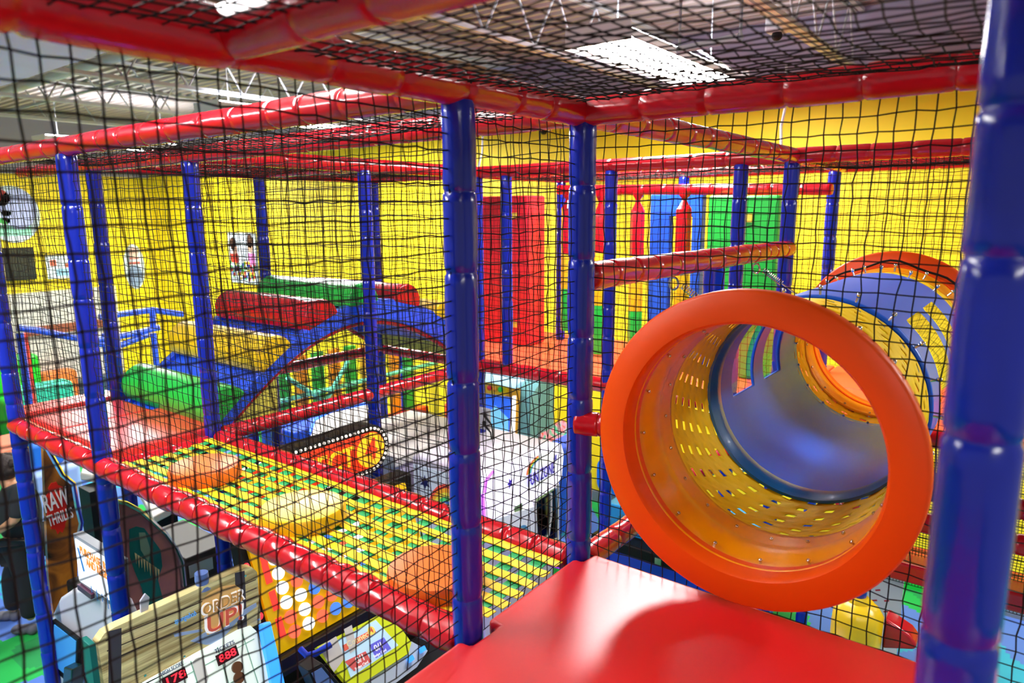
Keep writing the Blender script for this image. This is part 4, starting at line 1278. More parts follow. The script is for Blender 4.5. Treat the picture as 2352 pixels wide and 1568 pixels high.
b = MB(); F.poly(b, [F.px(*p) for p in ((186, 1338), (218, 1362), (218, 1373), (187, 1350))], 0.001, 0.02); b.build('scanner_slot', mat('plum_plastic', '481030', 0.3), hd, smooth=False)
F = Frame((-4.5, YK - 0.025, 1.2), (1, 0, 0), (0, -1, 0))
b = MB(); F.poly(b, [F.px(*p) for p in ((128, 1420), (186, 1464), (184, 1570), (170, 1570), (121, 1525))], 0.0, 0.02); bz = b.build('screen_bezel', BLACK, t, smooth=False)
b = MB(); F.poly(b, [F.px(*p) for p in ((134, 1430), (184, 1468), (181, 1562), (128, 1518))], 0.021, 0.004); b.build('screen', glow('kiosk_blue', '3c8cd0', 0.35), bz, smooth=False)
b = MB(); F.poly(b, [F.px(*p) for p in ((182, 1515), (202, 1520), (200, 1568), (178, 1568))], 0.02, 0.07); b.build('card_reader', mat('dark_green_plastic', '0c2420', 0.3), t, bevel=0.01)

# --- dinosaur shooter booth
t = thing('shooting_booth', (-4.8, 1.9, 0), 'dark shooting game booth with RAW THRILLS side art and a toothed reptile panel', 'arcade machine')
XR, XD = -5.4, -4.15
F = Frame((XR, 1.75, 1.5), (0, 1, 0), (1, 0, 0))
c = [F.px(*p) for p in ((99, 1030), (108, 1028), (143, 1090), (168, 1110), (176, 1160), (186, 1200), (178, 1240), (178, 1345), (186, 1420), (125, 1420), (112, 1330), (105, 1180))]
b = MB(); F.poly(b, c, -0.04, 0.04)
def booth_art(nm, c0, c1, c2, sc=3.0):
    M = bpy.data.materials.new(nm); M.use_nodes = True
    nt = M.node_tree; b = nt.nodes['Principled BSDF']; N = nt.nodes.new; L = nt.links.new
    tc = N('ShaderNodeTexCoord'); nz = N('ShaderNodeTexNoise'); nz.inputs['Scale'].default_value = sc; nz.inputs['Detail'].default_value = 5; nz.inputs['Distortion'].default_value = 1.2
    L(tc.outputs['Object'], nz.inputs[0])
    cr = N('ShaderNodeValToRGB'); e = cr.color_ramp.elements
    e[0].position = 0.38; e[0].color = lin(c0); e[1].position = 0.66; e[1].color = lin(c2)
    x = e.new(0.5); x.color = lin(c1)
    L(nz.outputs['Fac'], cr.inputs[0]); L(cr.outputs[0], b.inputs['Base Color']); b.inputs['Roughness'].default_value = 0.25
    return M
left = b.build('left_side_panel', booth_art('jungle_print', '2a241c', '7a4a22', 'c07828'), t, smooth=False)
b = MB(); b.tube([F.p(*q, 0.0) for q in c[:7]], 0.018, 8); b.build('chrome_edge', CHROME, t)
a, z = F.px(130, 1165); 
b = MB(); F.poly(b, [(a + (0.062 + 0.015 * math.sin(k * 2.6)) * math.cos(2 * math.pi * k / 24), z + (0.19 + 0.02 * math.sin(k * 3.1)) * math.sin(2 * math.pi * k / 24)) for k in range(24)], 0.002, 0.004); b.build('red_splash', mat('logo_red', 'd82818', 0.3), left, smooth=False)
uvec = (F.p(*F.px(147, 1118)) - F.p(*F.px(110, 1142))).normalized()
text('RAW', 'logo_lettering', F.p(a - 0.003, z + 0.055, 0.012), F.u + V((0, 0, 0.1)), F.n, 0.19, WHITE, left, 0.003, w=0.16)
text('THRILLS', 'logo_lettering', F.p(a + 0.012, z - 0.075, 0.012), F.u + V((0, 0, 0.1)), F.n, 0.115, WHITE, left, 0.003, w=0.16)
F = Frame((XD, 1.8, 1.6), (0, 1, 0), (1, 0, 0))
c = [F.px(*p) for p in ((262, 1150), (290, 1156), (320, 1172), (350, 1198), (380, 1226), (405, 1260), (418, 1290), (424, 1345), (430, 1440), (275, 1440), (262, 1300))]
b = MB(); F.poly(b, c, -0.04, 0.04)
right = b.build('right_side_panel', booth_art('dusk_print', '8a5a78', 'a06c70', 'b87868', 1.6), t, smooth=False)
b = MB(); b.tube([F.p(*q, 0.0) for q in c[:8]], 0.014, 8); b.build('chrome_edge', CHROME, t)
b = MB(); F.poly(b, [F.px(*p) for p in ((296, 1215), (312, 1208), (330, 1212), (352, 1240), (368, 1262), (372, 1300), (362, 1330), (380, 1400), (340, 1420), (325, 1350), (308, 1310), (298, 1280))], 0.002, 0.003)
b.build('reptile_print', mat('teal_reptile', '1c6a64', 0.3, vary=0.2), right, smooth=False)
b = MB(); F.poly(b, [F.px(*p) for p in ((318, 1222), (332, 1222), (345, 1262), (340, 1290), (322, 1262))], 0.006, 0.001); b.build('reptile_snout', mat('sage_reptile', '7c9c84', 0.3), right, smooth=False)
b = MB()
for k in range(9):
    x = 308 + k * 6.5; y = 1268 + k * 4.5
    F.poly(b, [F.px(x, y), F.px(x + 5, y + 3), F.px(x + 4, y + 26 + 5 * (k % 2))], 0.006, 0.002)
b.build('reptile_teeth', mat('tooth_print', 'dcc890', 0.4), right, smooth=False)
MB().box((XR + 0.02, 2.07, 0.3), (XD - 0.4, 2.1, 1.45)).build('back_wall', mat('plum_interior', '581840', 0.4), t, smooth=False)
MB().box((XR + 0.02, 1.68, 0.2), (XD - 0.1, 1.95, 0.75)).build('bench', mat('plum_seat', '6a2048', 0.4), t, bevel=0.03)
MB().box((XR + 0.05, 1.7, 1.0), (XD - 0.3, 1.9, 1.15)).build('gun_shelf', BLACK, t, bevel=0.02)
b = MB(); b.ball((-5.05, 2.06, 1.3), (0.16, 0.03, 0.16), 18, 10); b.build('round_speaker', mat('violet_speaker', '5a2858', 0.4), t)
# --- black cabinet behind it and pale machine tops
q = [PZ(x, y, 1.4) for x, y in ((365, 1210), (416, 1181), (500, 1243), (422, 1290))]
t = thing('arcade_cabinet', (sum(p.x for p in q) / 4, sum(p.y for p in q) / 4, 0), 'plain black cabinet with a small silver plate, right of the reptile panel', 'arcade machine')
MB().box((-5.1, 2.14, 0), (-4.47, 2.46, 1.4)).build('body', mat('brown_black_board', '1c120c', 0.5), t, bevel=0.01)
F = Frame((-4.47, 2.26, 1.25), (0, 1, 0), (1, 0, 0))
b = MB(); F.rect(b, -0.1, 0.0, 0.07, 0.09, 0.001, 0.004); b.build('silver_plate', mat('silver_plate', 'b4bcc8', 0.3, metal=0.6), t, smooth=False)
for pts, z_, label in ((((318, 1140), (370, 1108), (420, 1170), (352, 1205)), 1.15, 'pale game cabinet top behind the reptile panel, half under the bridge rail'), (((190, 1092), (230, 1078), (255, 1100), (222, 1110), (186, 1104)), 1.3, 'small pale rounded cabinet top left of the second post')):
    b = MB().prism([PZ(x, y, z_ - 0.08) for x, y in pts], (0, 0, 0.08))
    o = b.build('cabinet_top', OFFW, bevel=0.02, seg=3); tag(o, label, 'arcade machine')
    cx_ = sum(PZ(x, y, z_).x for x, y in pts) / len(pts); cy_ = sum(PZ(x, y, z_).y for x, y in pts) / len(pts)
    MB().box((cx_ - 0.12, cy_ - 0.1, 0), (cx_ + 0.12, cy_ + 0.1, z_ - 0.085)).build('pedestal', BLACK, o, smooth=False)

# --- white crane game with violet light
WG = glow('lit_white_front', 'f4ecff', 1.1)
VIO = glow('violet_edge_light', 'd060ff', 2.2)
XF = -3.0
F = Frame((XF, 4.0, 1.5), (0, 1, 0), (1, 0, 0))
t = thing('crane_game', (-3.35, 4.05, 0), 'white crane game reading FUN ZONE with a glowing front and glass window', 'arcade machine')
pa, pb = F.px(1112, 1092), F.px(1288, 1012)
y0, y1_ = 4.0 + pa[0], 4.0 + pb[0]; zt = 1.9
MB().box((-3.75, y0 + 0.02, 0), (XF - 0.04, y1_ - 0.02, zt - 0.02)).build('body', mat('white_cabinet', 'dcd8e4', 0.4), t, bevel=0.03)
cr_ = [F.px(*p) for p in ((1108, 1130), (1112, 1100), (1128, 1080), (1262, 1016), (1284, 1018), (1290, 1040), (1286, 1090), (1275, 1115), (1225, 1145), (1220, 1262), (1128, 1215))]
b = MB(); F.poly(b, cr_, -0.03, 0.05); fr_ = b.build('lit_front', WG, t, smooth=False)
uvec = (F.p(*F.px(1258, 1074)) - F.p(*F.px(1200, 1108))).normalized()
uvec = V((0, 1, 0.02))
b = MB(); a, z = F.px(1236, 1082); F.disc(b, a, z + 0.02, 0.24, 0.021, 0.003, 30, ry=0.13); b.build('logo_cloud', glow('cloud_print', 'ffffff', 0.6), fr_)
for k, cl in enumerate(('ff5a4a', 'ffb030', 'f8e850', '5ad878', '5a9cff')):
    b = MB(); rr_ = 0.19 - 0.013 * k
    F.poly(b, [(a + rr_ * math.cos(R(180 - 10 * j)), z + 0.03 + rr_ * 0.62 * math.sin(R(180 - 10 * j))) for j in range(9)] + [(a + (rr_ - 0.012) * math.cos(R(100 + 10 * j)), z + 0.03 + (rr_ - 0.012) * 0.62 * math.sin(R(100 + 10 * j))) for j in range(9)], 0.025, 0.001)
    b.build('rainbow_stripe', glow('rainbow_' + cl, cl, 0.3), fr_, smooth=False)
text('FUN ZONE', 'logo_lettering', F.p(a, z - 0.02, 0.034), uvec, F.n, 0.13, glow('letter_violet', '4a28c8', 0.2), fr_, 0.002, w=0.36)
b = MB()
for px, py in ((1166, 1108), (1270, 1050)):
    a, z = F.px(px, py); F.poly(b, [(a + (0.035 if k % 2 else 0.016) * math.cos(2 * math.pi * k / 10), z + (0.045 if k % 2 else 0.02) * math.sin(2 * math.pi * k / 10)) for k in range(10)], 0.022, 0.002)
b.build('star_prints', glow('letter_violet', '4a28c8', 0.2), fr_, smooth=False)
b = MB(); a, z = F.px(1185, 1172); F.rect(b, a - 0.05, z - 0.05, a + 0.05, z + 0.05, 0.021, 0.003); b.build('green_notice', mat('green_notice', '88a878', 0.4), fr_, smooth=False)
b = MB(); b.tube([F.p(*F.px(*p), 0.02) for p in ((1108, 1130), (1112, 1100), (1128, 1080))], 0.012, 8).tube([F.p(*F.px(*p), 0.01) for p in ((1106, 1135), (1112, 1215))], 0.014, 8); b.build('violet_light_strip', VIO, t)
b = MB(); F.poly(b, [F.px(*p) for p in ((1225, 1150), (1272, 1118), (1272, 1232), (1226, 1245))], 0.0, 0.004); b.build('window_backdrop', glow('plush_backdrop_glow', '7c9c68', 0.4), t, smooth=False)  # glow put into the backdrop to brighten the dark window
b = MB(); F.poly(b, [F.px(*p) for p in ((1225, 1150), (1272, 1118), (1272, 1232), (1226, 1245))], 0.03, 0.004); b.build('window_pane', CLEAR, t, smooth=False)
b = MB()
for p0, p1 in (((1222, 1148), (1226, 1250)), ((1275, 1110), (1275, 1240)), ((1226, 1248), (1275, 1236))):
    b.tube([F.p(*F.px(*p0), 0.02), F.p(*F.px(*p1), 0.02)], 0.018, 8)
b.build('window_frame', WHITE, t)
b = MB(); b.tube([F.p(*F.px(*p), 0.035) for p in ((1258, 1130), (1258, 1180), (1252, 1225), (1240, 1238), (1228, 1232))], 0.008, 6); b.build('white_cable', WHITE, t)
b = MB(); b.tube([F.p(*F.px(1250, 1140), 0.01), F.p(*F.px(1250, 1185), 0.01)], [0.03, 0.022], 10); b.build('gold_claw', mat('brass', 'd8a040', 0.3, metal=0.8), t)
b = MB(); g = np.random.default_rng(4)
b = MB(); F.poly(b, [F.px(*p) for p in ((1128, 1190), (1222, 1160), (1222, 1262), (1128, 1262))], 0.021, 0.012); o = b.build('lower_door', glow('pale_grey_door_glow', 'd8dce8', 0.35), t, smooth=False)  # door panel given its own glow, since little light reaches it
b = MB(); a, z = F.px(1190, 1228); F.disc(b, a, z, 0.085, 0.034, 0.003, 24); b.build('blue_disc_print', mat('sky_blue_print', '5aa8e0', 0.4), o)
b = MB(); a, z = F.px(1222, 1250); F.disc(b, a, z, 0.08, 0.038, 0.003, 24); b.build('lime_disc_print', mat('lime_print', 'a0e050', 0.4), o)
# rainbow side of the crane game (facing the bridge)
FS = Frame((-3.35, y0 + 0.015, 1.5), (1, 0, 0), (0, -1, 0))
b = MB(); FS.rect(b, -0.36, -0.6, 0.28, 0.32, 0, 0.01); sd = b.build('side_art', glow('pale_art', 'dcE8f4'.lower(), 0.25), t, smooth=False)
for k, cl in enumerate(('ff5a4a', 'ffb030', 'f8e850', '5ad878', '5a9cff')):
    rr_ = 0.24 - 0.022 * k
    b = MB(); FS.poly(b, [(0.0 + rr_ * math.cos(R(10 * j)), -0.12 + rr_ * 1.5 * math.sin(R(10 * j))) for j in range(17)] + [(0.0 + (rr_ - 0.022) * math.cos(R(160 - 10 * j)), -0.12 + (rr_ - 0.022) * 1.5 * math.sin(R(160 - 10 * j))) for j in range(17)], 0.011, 0.001)
    b.build('rainbow_stripe', glow('rainbow_' + cl, cl, 0.3), sd, smooth=False)
b = MB(); FS.poly(b, [(0.1, -0.6), (0.28, -0.6), (0.28, 0.1), (0.2, 0.05)], 0.011, 0.001); FS.poly(b, [(-0.02, -0.3), (0.1, -0.4), (0.06, -0.1)], 0.011, 0.001); b.build('violet_art', mat('violet_art', '8a30c0', 0.4), sd, smooth=False)
b = MB(); FS.poly(b, [(-0.36, -0.6), (-0.3, -0.2), (-0.22, -0.35), (-0.1, -0.6)], 0.011, 0.001); b.build('green_art', mat('green_art', '88c070', 0.4), sd, smooth=False)
b = MB(); FS.poly(b, [(-0.24 + (0.06 if k % 2 else 0.028) * math.cos(2 * math.pi * k / 12), 0.2 + (0.06 if k % 2 else 0.028) * math.sin(2 * math.pi * k / 12)) for k in range(12)], 0.012, 0.002); b.build('dark_star', mat('navy_star', '202068', 0.4), sd, smooth=False)
# long off-white machine top behind it
q = [PZ(x, y, 1.88) for x, y in ((905, 940), (1285, 1022), (1180, 1062), (870, 1010))]
t = thing('game_bench', (-4.2, 4.2, 0), 'long off-white flat topped machine behind the crane game', 'arcade machine')
MB().box((-4.62, 3.45, 1.8), (-3.78, 4.46, 1.9)).build('top', OFFW, t, bevel=0.02)
MB().box((-4.56, 3.52, 0), (-3.8, 4.4, 1.795)).build('body', mat('pale_lilac_cabinet', 'ccc4d8', 0.4), t, bevel=0.01)
# rounded white machine with a blue lit edge
q = [PZ(x, y, 1.86) for x, y in ((712, 995), (722, 965), (760, 945), (840, 928), (862, 930), (868, 942), (800, 985), (715, 1010))]
b = MB().prism([(p.x, p.y, 1.2) for p in q], (0, 0, 0.66))
t = thing('rounded_game', (sum(p.x for p in q) / 8, sum(p.y for p in q) / 8, 0), 'rounded off-white machine top with a blue lit edge behind the CONNECT 4 sign', 'arcade machine')
b.build('body', OFFW, t, bevel=0.02)
b = MB().prism([(p.x * 0.5 + 0.5 * t.location.x, p.y * 0.5 + 0.5 * t.location.y, 0.0) for p in q], (0, 0, 1.2)); b.build('pedestal', BLACK, t, smooth=False)
b = MB().tube([p + V((0, 0, 0.005)) for p in q[:5]], 0.014, 8); b.build('blue_light_edge', glow('blue_edge_light', '2a70ff', 2.5), t)

# --- fishing game against the back
YF = 5.42
F = Frame((-4.25, YF, 1.6), (1, 0, 0), (0, -1, 0))
pa, pb = F.px(1085, 850), F.px(1214, 872)
xa, xb = -4.25 + pa[0], -4.25 + pb[0]
t = thing('fishing_game', ((xa + xb) / 2, YF + 0.3, 0), 'blue fishing game cabinet under the red floor beam with coloured buttons', 'arcade machine')
MB().prism([(xb, YF + 0.02, 0), (xb, YF + 0.45, 0), (xb, YF + 0.45, 2.05), (xb, YF + 0.3, 2.08), (xb, YF + 0.02, 1.9)], (-(xb - xa), 0, 0)).build('body', mat('teal_grey_side', '6ca4b0', 0.5), t, smooth=False)
b = MB(); F.poly(b, [F.px(*p) for p in ((1085, 848), (1196, 858), (1212, 872), (1196, 888), (1085, 862))], 0.0, 0.1); b.build('header', glow('header_sky', 'a8dcfa', 0.8), t, bevel=0.01)
b = MB(); F.poly(b, [F.px(*p) for p in ((1085, 872), (1196, 892), (1188, 1010), (1085, 990))], 0.001, 0.01); o = b.build('front_frame', mat('golden_frame', 'e8a820', 0.4), t, smooth=False)
b = MB(); F.poly(b, [F.px(*p) for p in ((1112, 902), (1177, 912), (1171, 1000), (1104, 985))], 0.012, 0.003); b.build('screen_art', glow('ocean_screen', '2860e0', 0.7), o, smooth=False)
b = MB(); F.poly(b, [F.px(*p) for p in ((1110, 962), (1140, 930), (1170, 960), (1170, 1000), (1106, 988))], 0.016, 0.002); b.build('wave_art', glow('wave_print', '7cc8f0', 0.5), o, smooth=False)
b = MB(); F.poly(b, [F.px(*p) for p in ((1180, 908), (1187, 908), (1184, 1000), (1176, 1000))], 0.012, 0.01); b.build('light_tube', glow('white_tube', 'ffffff', 1.2), o, smooth=False)
b = MB(); F.poly(b, rrect(F.px(1122, 890)[0], F.px(1122, 900)[1], F.px(1168, 890)[0], F.px(1168, 884)[1], 0.03), 0.012, 0.03); b.build('button_bar', YEL, o)
for px, py, cl in ((1131, 888, 'd02030'), (1143, 890, 'f0a030'), (1156, 892, '18b840')):
    b = MB(); q = F.p(*F.px(px, py), 0.045); b.ball(q, 0.03, 12, 8); b.build('round_button', mat('button_' + cl, cl, 0.25), o)
q = PY(1112, 958, Y3 - 0.065)
t = thing('power_outlet_box', q, 'grey outlet box with black plugs and cables on the post beside the fishing game', 'outlet box')
MB().box(q + V((-0.06, -0.02, -0.1)), q + V((0.06, 0.02, 0.08))).build('box', STEEL, t, bevel=0.008)
b = MB()
for dx, dz in ((0.03, 0.03), (0.02, -0.04)): b.tube([q + V((dx, -0.02, dz)), q + V((dx + 0.02, -0.05, dz)), q + V((dx + 0.09, -0.05, dz - 0.06)), q + V((dx + 0.1, -0.03, dz - 0.22))], [0.02, 0.012, 0.007, 0.007], 8)
b.build('black_cables', BLACK, t)
q = PY(1245, 1005, 5.6)
o = MB().prism([PY(1200, 1025, 5.6), PY(1233, 990, 5.6), PY(1256, 1018, 5.6)], (0, 0.5, 0)).build('candy_print_box', booth_art('candy_print', '40c8b0', 'f4a0d8', 'f06030', 9.0), smooth=False)
tag(o, 'colourful candy striped machine top behind the crane game', 'arcade machine')
o['label'] = 'candy coloured machine top peeking up behind the crane game'

# --- toddler area seen through the arch of the slide
t = thing('toddler_fence', (-7, 5.9, 0), 'green and orange slatted toddler play fence with mint rails, seen under the arch', 'play fence')
for p0, p1 in (((640, 922), (1005, 832)), ((660, 868), (760, 930)), ((740, 935), (800, 830))):
    MB().tube([PX(*p0, -7.0), PX(*p1, -7.0)], 0.03, 10).build('mint_rail', mat('mint_rail', '5cc8a4', 0.35), t)
cols_ = ('18a83c', 'f09418', '18a83c', 'f09418', '18a83c', 'e8b020')
for k in range(9):
    yy_ = 4.75 + k * 0.26
    MB().box((-7.25, yy_, 0.9), (-7.18, yy_ + 0.16, 2.0)).build('slat', mat('slat_' + cols_[k % 6], cols_[k % 6], 0.45), t, bevel=0.01)
MB().box((-7.3, 4.3, 0.75), (-7.1, 7.2, 0.9)).build('base_board', RED, t, bevel=0.01)
for x, y, z0_, z1_, cl, label in ((-6.3, 4.45, 0, 1.5, '1850e0', 'blue soft play block left of the mint rails under the slide'), (-6.6, 5.2, 0, 1.15, '2858d8', 'blue soft play block under the mint rails'), (-5.9, 5.3, 0, 1.2, 'e04030', 'red soft play block under the mint rails'), (-5.6, 6.6, 0, 1.35, 'e04a20', 'red bench top beside the yellow wall')):
    o = MB().box((x - 0.3, y - 0.35, z0_), (x + 0.3, y + 0.35, z1_)).build('soft_block', mat('soft_' + cl, cl, 0.4), bevel=0.03)
    tag(o, label, 'soft play block')
o = MB().box((-5.2, 6.3, 0), (-4.2, 7.0, 1.05)).build('soft_block', mat('soft_1850e0', '1850e0', 0.4), bevel=0.03)
tag(o, 'blue padded block against the yellow wall behind the crane game', 'soft play block')
post(-6.4, 3.9, 0, 2.3, 'bright blue lower post under the left part of the arch', group='blue posts of the toddler area', r=0.05)
post(-7.3, 6.9, 0, 2.4, 'blue lower post at the far end of the mint rails', group='blue posts of the toddler area', r=0.05)

# --- blue railing, slide and soft shapes far left
t = thing('blue_railing', (-11, 4.7, 0), 'blue pipe railing with bent rails in front of the left wall', 'railing')
RB = mat('blue_enamel', '2850d0', 0.3)
for pts in (((40, 752), (95, 760), (150, 772), (185, 778)), ((225, 780), (300, 768), (365, 752)), ((225, 790), (280, 792), (340, 768)), ((228, 728), (350, 712), (420, 722)), ((350, 712), (352, 760))):
    MB().tube([PX(x, y, -10.5) for x, y in pts], 0.045, 10).build('rail', RB, t)
for px in (45, 240, 352):
    q = PX(px, 765, -10.5); MB().tube([(q.x, q.y, 0), q], 0.045, 10).build('upright', RB, t)
for i_, (px, py, s, cl, label) in enumerate(((95, 880, 0.42, '2cc0a0', 'mint green soft play shape low at the left behind the platform'), (60, 905, 0.4, '30b840', 'bright green soft play shape at the far left behind the platform'), (5, 820, 0.5, '18b828', 'green panel at the extreme left edge beyond the first post'), (12, 900, 0.35, '60b8e8', 'pale blue soft shape at the extreme left edge'), (130, 850, 0.3, 'e87830', 'small orange panel behind the second post'))):
    q = PX(px, py, -13.15 - 0.53 * i_)
    o = MB().box((q.x - 0.2, q.y - s, 0), (q.x + 0.2, q.y + s, q.z)).build('soft_shape', mat('shape_' + cl, cl, 0.45), bevel=0.08, seg=3)
    tag(o, label, 'soft play shape')
q = PX(52, 800, -12.0)
o = MB().box((q.x, q.y - 0.06, 0), (q.x + 0.1, q.y + 0.06, 2.0)).build('red_upright', mat('red_upright', 'e03c28', 0.4), bevel=0.01)
tag(o, 'thin red upright panel beside the white wall panels', 'panel')
q = PZ(20, 1015, 0.35)
o = MB().box((q.x - 0.7, q.y - 1.0, 0), (q.x + 0.7, q.y + 0.8, 0.3)).build('foam_mat', mat('pink_foam', 'f08878', 0.5), bevel=0.04)
tag(o, 'pink foam mat on the floor behind the person', 'floor mat')
q = PX(80, 1040, -8.6)
t = thing('toddler_ride', (q.x, q.y, 0), 'pale blue ride-on machine behind the booth at the left', 'kiddie ride')
MB().box((q.x - 0.25, q.y - 0.15, 0), (q.x + 0.25, q.y + 0.35, 1.0)).build('body', mat('pale_blue_ride', '9cb8ee', 0.4), t, bevel=0.06, seg=3)
MB().box((q.x - 0.15, q.y - 0.1, 1.0), (q.x + 0.15, q.y + 0.25, 1.3)).build('roof', mat('ride_blue', '2070d8', 0.4), t, bevel=0.06, seg=3)

# unseen violet light strip added under the bridge for purple highlights
for (p0, p1, label) in (((-2.3, 2.0, 0.35), (-2.3, 3.4, 0.35), 'added unseen violet light strip low in front of the machines under the bridge'),):
    o = MB().tube([p0, p1], 0.04, 10).build('added_violet_strip', glow('added_violet_glow', 'a040ff', 24), smooth=True)
    tag(o, label, 'added light strip')

# ------------------------------------------------------------------ person at the left edge
foot = PZ(60, 1440, 0.0)
hv = V((fwd.x, fwd.y, 0)).normalized()
def PP_(x, y, dz=0.0): return PL(x, y, foot + hv * dz, hv)
pr = thing('person', foot, 'person in black shirt and trousers leaning forward at the left edge of the photo', 'person')


def skin_obj(name, chain, M, parent, sub=2):
    """chain: list of (id, parent id or None, point, radius)"""
    me = bpy.data.meshes.new(name)
    ids = {c[0]: i for i, c in enumerate(chain)}
    o0 = ORG[parent]
    me.from_pydata([tuple(V(c[2]) - o0) for c in chain], [(ids[c[1]], ids[c[0]]) for c in chain if c[1] is not None], [])
    me.materials.append(M)
    o = bpy.data.objects.new(name, me); COL.objects.link(o); o.parent = parent; ORG[o] = V(o0)
    bm = bmesh.new(); bm.from_mesh(me)
    ly = bm.verts.layers.skin.verify()
    bm.verts.ensure_lookup_table()
    for i, c in enumerate(chain):
        r = c[3] if isinstance(c[3], tuple) else (c[3], c[3])
        bm.verts[i][ly].radius = r
        bm.verts[i][ly].use_root = (i == 0)
    bm.to_mesh(me); bm.free()
    s = o.modifiers.new('skin', 'SKIN'); s.use_smooth_shade = True
    u = o.modifiers.new('subdivision', 'SUBSURF'); u.levels = sub; u.render_levels = sub
    return o


SKIN = mat('skin', 'c8906c', 0.5, vary=0.05)
BLK = mat('black_cloth', '16161a', 0.85)
CHAR = mat('charcoal_shirt', '202226', 0.85)
HAIRM = mat('dark_brown_hair', '241612', 0.7, bump=0.6, bscale=60)
lf = -rt0       # towards the left of the photo
pel = PP_(52, 1235); che = PP_(44, 1150); nk = PP_(22, 1112); hd_ = PP_(8, 1082)
hipL, hipR = pel + hv * 0.09 + V((0, 0, -0.06)), pel - hv * 0.09 + V((0, 0, -0.06))
knR, anR = PP_(62, 1335, -0.09), PP_(72, 1425, -0.1)
knL, anL = PP_(26, 1320, 0.1), PP_(34, 1405, 0.12)
shR, shL = PP_(52, 1122, -0.17), PP_(40, 1122, 0.17)
elR, wrR = PP_(34, 1195, -0.24), PP_(-8, 1222, -0.24)
elL, wrL = PP_(10, 1190, 0.24), PP_(-40, 1205, 0.22)
def hand(chain, wr, pid, sgn):
    d = (wr - (elR if sgn < 0 else elL)).normalized(); s = hv * (-sgn); dn = V((0, 0, -1))
    chain.append((pid + 'palm', pid + 'wr', wr + d * 0.05, (0.036, 0.02)))
    chain.append((pid + 'palm2', pid + 'palm', wr + d * 0.085, (0.034, 0.017)))
    for k, ln in enumerate((0.07, 0.08, 0.075, 0.06)):
        off = hv * (0.026 - 0.0175 * k)
        b0 = wr + d * 0.09 + off
        chain.append((pid + 'f%d' % k, pid + 'palm2', b0 + d * 0.02, 0.0095))
        chain.append((pid + 'g%d' % k, pid + 'f%d' % k, b0 + d * ln * 0.6 + dn * 0.015, 0.009))
        chain.append((pid + 'h%d' % k, pid + 'g%d' % k, b0 + d * ln * 0.9 + dn * 0.045, 0.0075))
    th = wr + d * 0.035 + hv * 0.035
    chain.append((pid + 't0', pid + 'palm', th, 0.012))
    chain.append((pid + 't1', pid + 't0', th + d * 0.03 + hv * 0.018 + dn * 0.01, 0.0105))
    chain.append((pid + 't2', pid + 't1', th + d * 0.06 + hv * 0.02 + dn * 0.03, 0.009))
body = [('pel', None, pel, 0.13), ('che', 'pel', che, 0.14), ('nk', 'che', nk, 0.06), ('jaw', 'nk', nk * 0.45 + hd_ * 0.55, 0.06), ('hd', 'jaw', hd_, 0.088), ('cr', 'hd', hd_ + V((0, 0, 0.07)) + lf * 0.01, 0.07),
        ('nose', 'hd', hd_ + lf * 0.1 + V((0, 0, -0.03)), 0.017),
        ('hipR', 'pel', hipR, 0.095), ('knR', 'hipR', knR, 0.058), ('anR', 'knR', anR, 0.04), ('hipL', 'pel', hipL, 0.095), ('knL', 'hipL', knL, 0.058), ('anL', 'knL', anL, 0.04),
        ('shR', 'che', shR, 0.062), ('elR', 'shR', elR, 0.044), ('Rwr', 'elR', wrR, 0.03), ('shL', 'che', shL, 0.062), ('elL', 'shL', elL, 0.044), ('Lwr', 'elL', wrL, 0.03)]
hand(body, wrR, 'R', -1); hand(body, wrL, 'L', 1)
skin_obj('body', body, SKIN, pr)
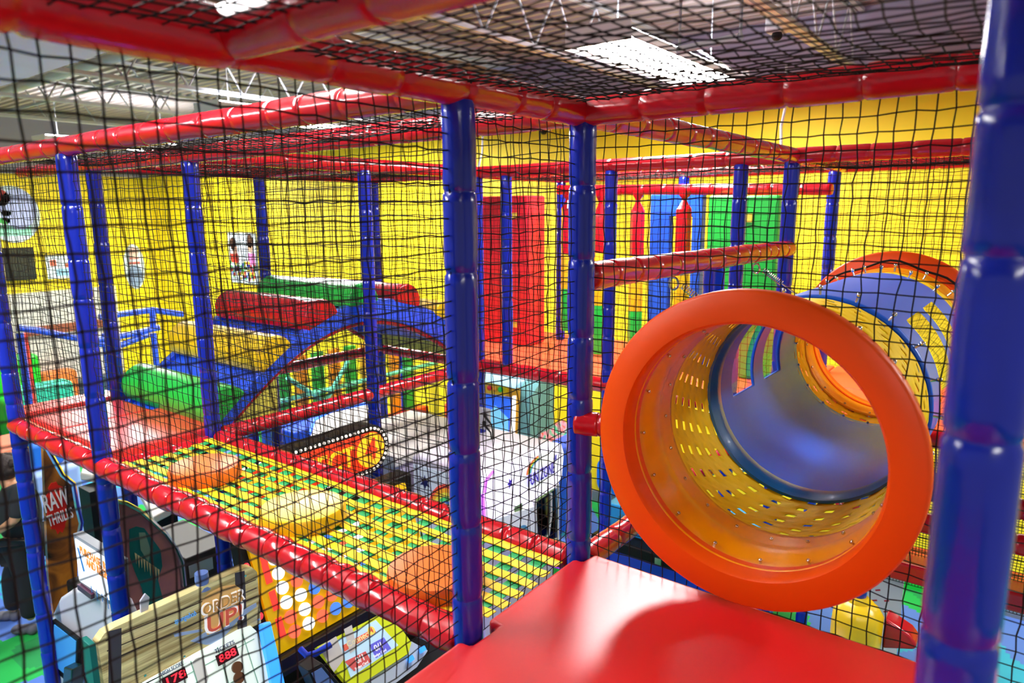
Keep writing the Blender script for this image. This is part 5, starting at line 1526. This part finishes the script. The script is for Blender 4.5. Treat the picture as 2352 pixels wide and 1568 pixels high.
skin_obj('shirt', [('pel', None, pel + V((0, 0, -0.04)), 0.165), ('mid', 'pel', (pel + che) / 2, 0.165), ('che', 'mid', che, 0.17), ('nk', 'che', nk * 0.7 + che * 0.3, 0.085),
                   ('shR', 'che', shR, 0.085), ('uaR', 'shR', shR * 0.3 + elR * 0.7, 0.07), ('sR', 'uaR', shR * 0.05 + elR * 0.95, 0.066), ('shL', 'che', shL, 0.085), ('uaL', 'shL', shL * 0.3 + elL * 0.7, 0.07), ('sL', 'uaL', shL * 0.05 + elL * 0.95, 0.066)], CHAR, pr)
skin_obj('trousers', [('pel', None, pel + V((0, 0, -0.03)), 0.155), ('hR', 'pel', hipR, 0.115), ('kR', 'hR', knR, 0.09), ('cR', 'kR', knR * 0.4 + anR * 0.6, 0.085), ('aR', 'cR', anR + V((0, 0, 0.02)), 0.08),
                      ('hL', 'pel', hipL, 0.115), ('kL', 'hL', knL, 0.09), ('cL', 'kL', knL * 0.4 + anL * 0.6, 0.085), ('aL', 'cL', anL + V((0, 0, 0.02)), 0.08)], BLK, pr)
b = MB(); b.ball(hd_ - lf * 0.02 + V((0, 0, 0.035)), (0.115, 0.115, 0.115), 20, 14); 
for k in range(26):
    a = random.uniform(0, 6.28); e = random.uniform(-0.3, 1.4)
    b.ball(hd_ - lf * 0.025 + V((0.098 * math.cos(a) * math.cos(e), 0.098 * math.sin(a) * math.cos(e), 0.035 + 0.1 * math.sin(e))), 0.035, 8, 6)
b.build('hair', HAIRM, pr)
b = MB()
for s in (-1, 1): b.ball(hd_ + hv * (0.088 * s) + V((0, 0, -0.015)), (0.018, 0.018, 0.032), 8, 6)
b.build('ears', SKIN, pr)
b = MB()
for s in (-1, 1): b.ball(hd_ + lf * 0.082 + hv * (0.032 * s) + V((0, 0, 0.0)), 0.013, 8, 6)
b.build('eyes', WHITE, pr)
b = MB(); b.ball(hd_ + lf * 0.078 + V((0, 0, -0.07)), (0.02, 0.03, 0.008), 8, 6); b.build('mouth', mat('lip', 'a05a50', 0.5), pr)
for an in (anR, anL):
    b = MB(); c0 = V((an.x, an.y, 0.045)); b.ball(c0 + lf * 0.07, (0.05, 0.05, 0.044), 14, 8).ball(c0 + lf * 0.13, (0.062, 0.055, 0.036), 14, 8).ball(c0, (0.05, 0.05, 0.05), 14, 8)
    b.build('shoe', mat('grey_shoe', '5c5c68', 0.7), pr)
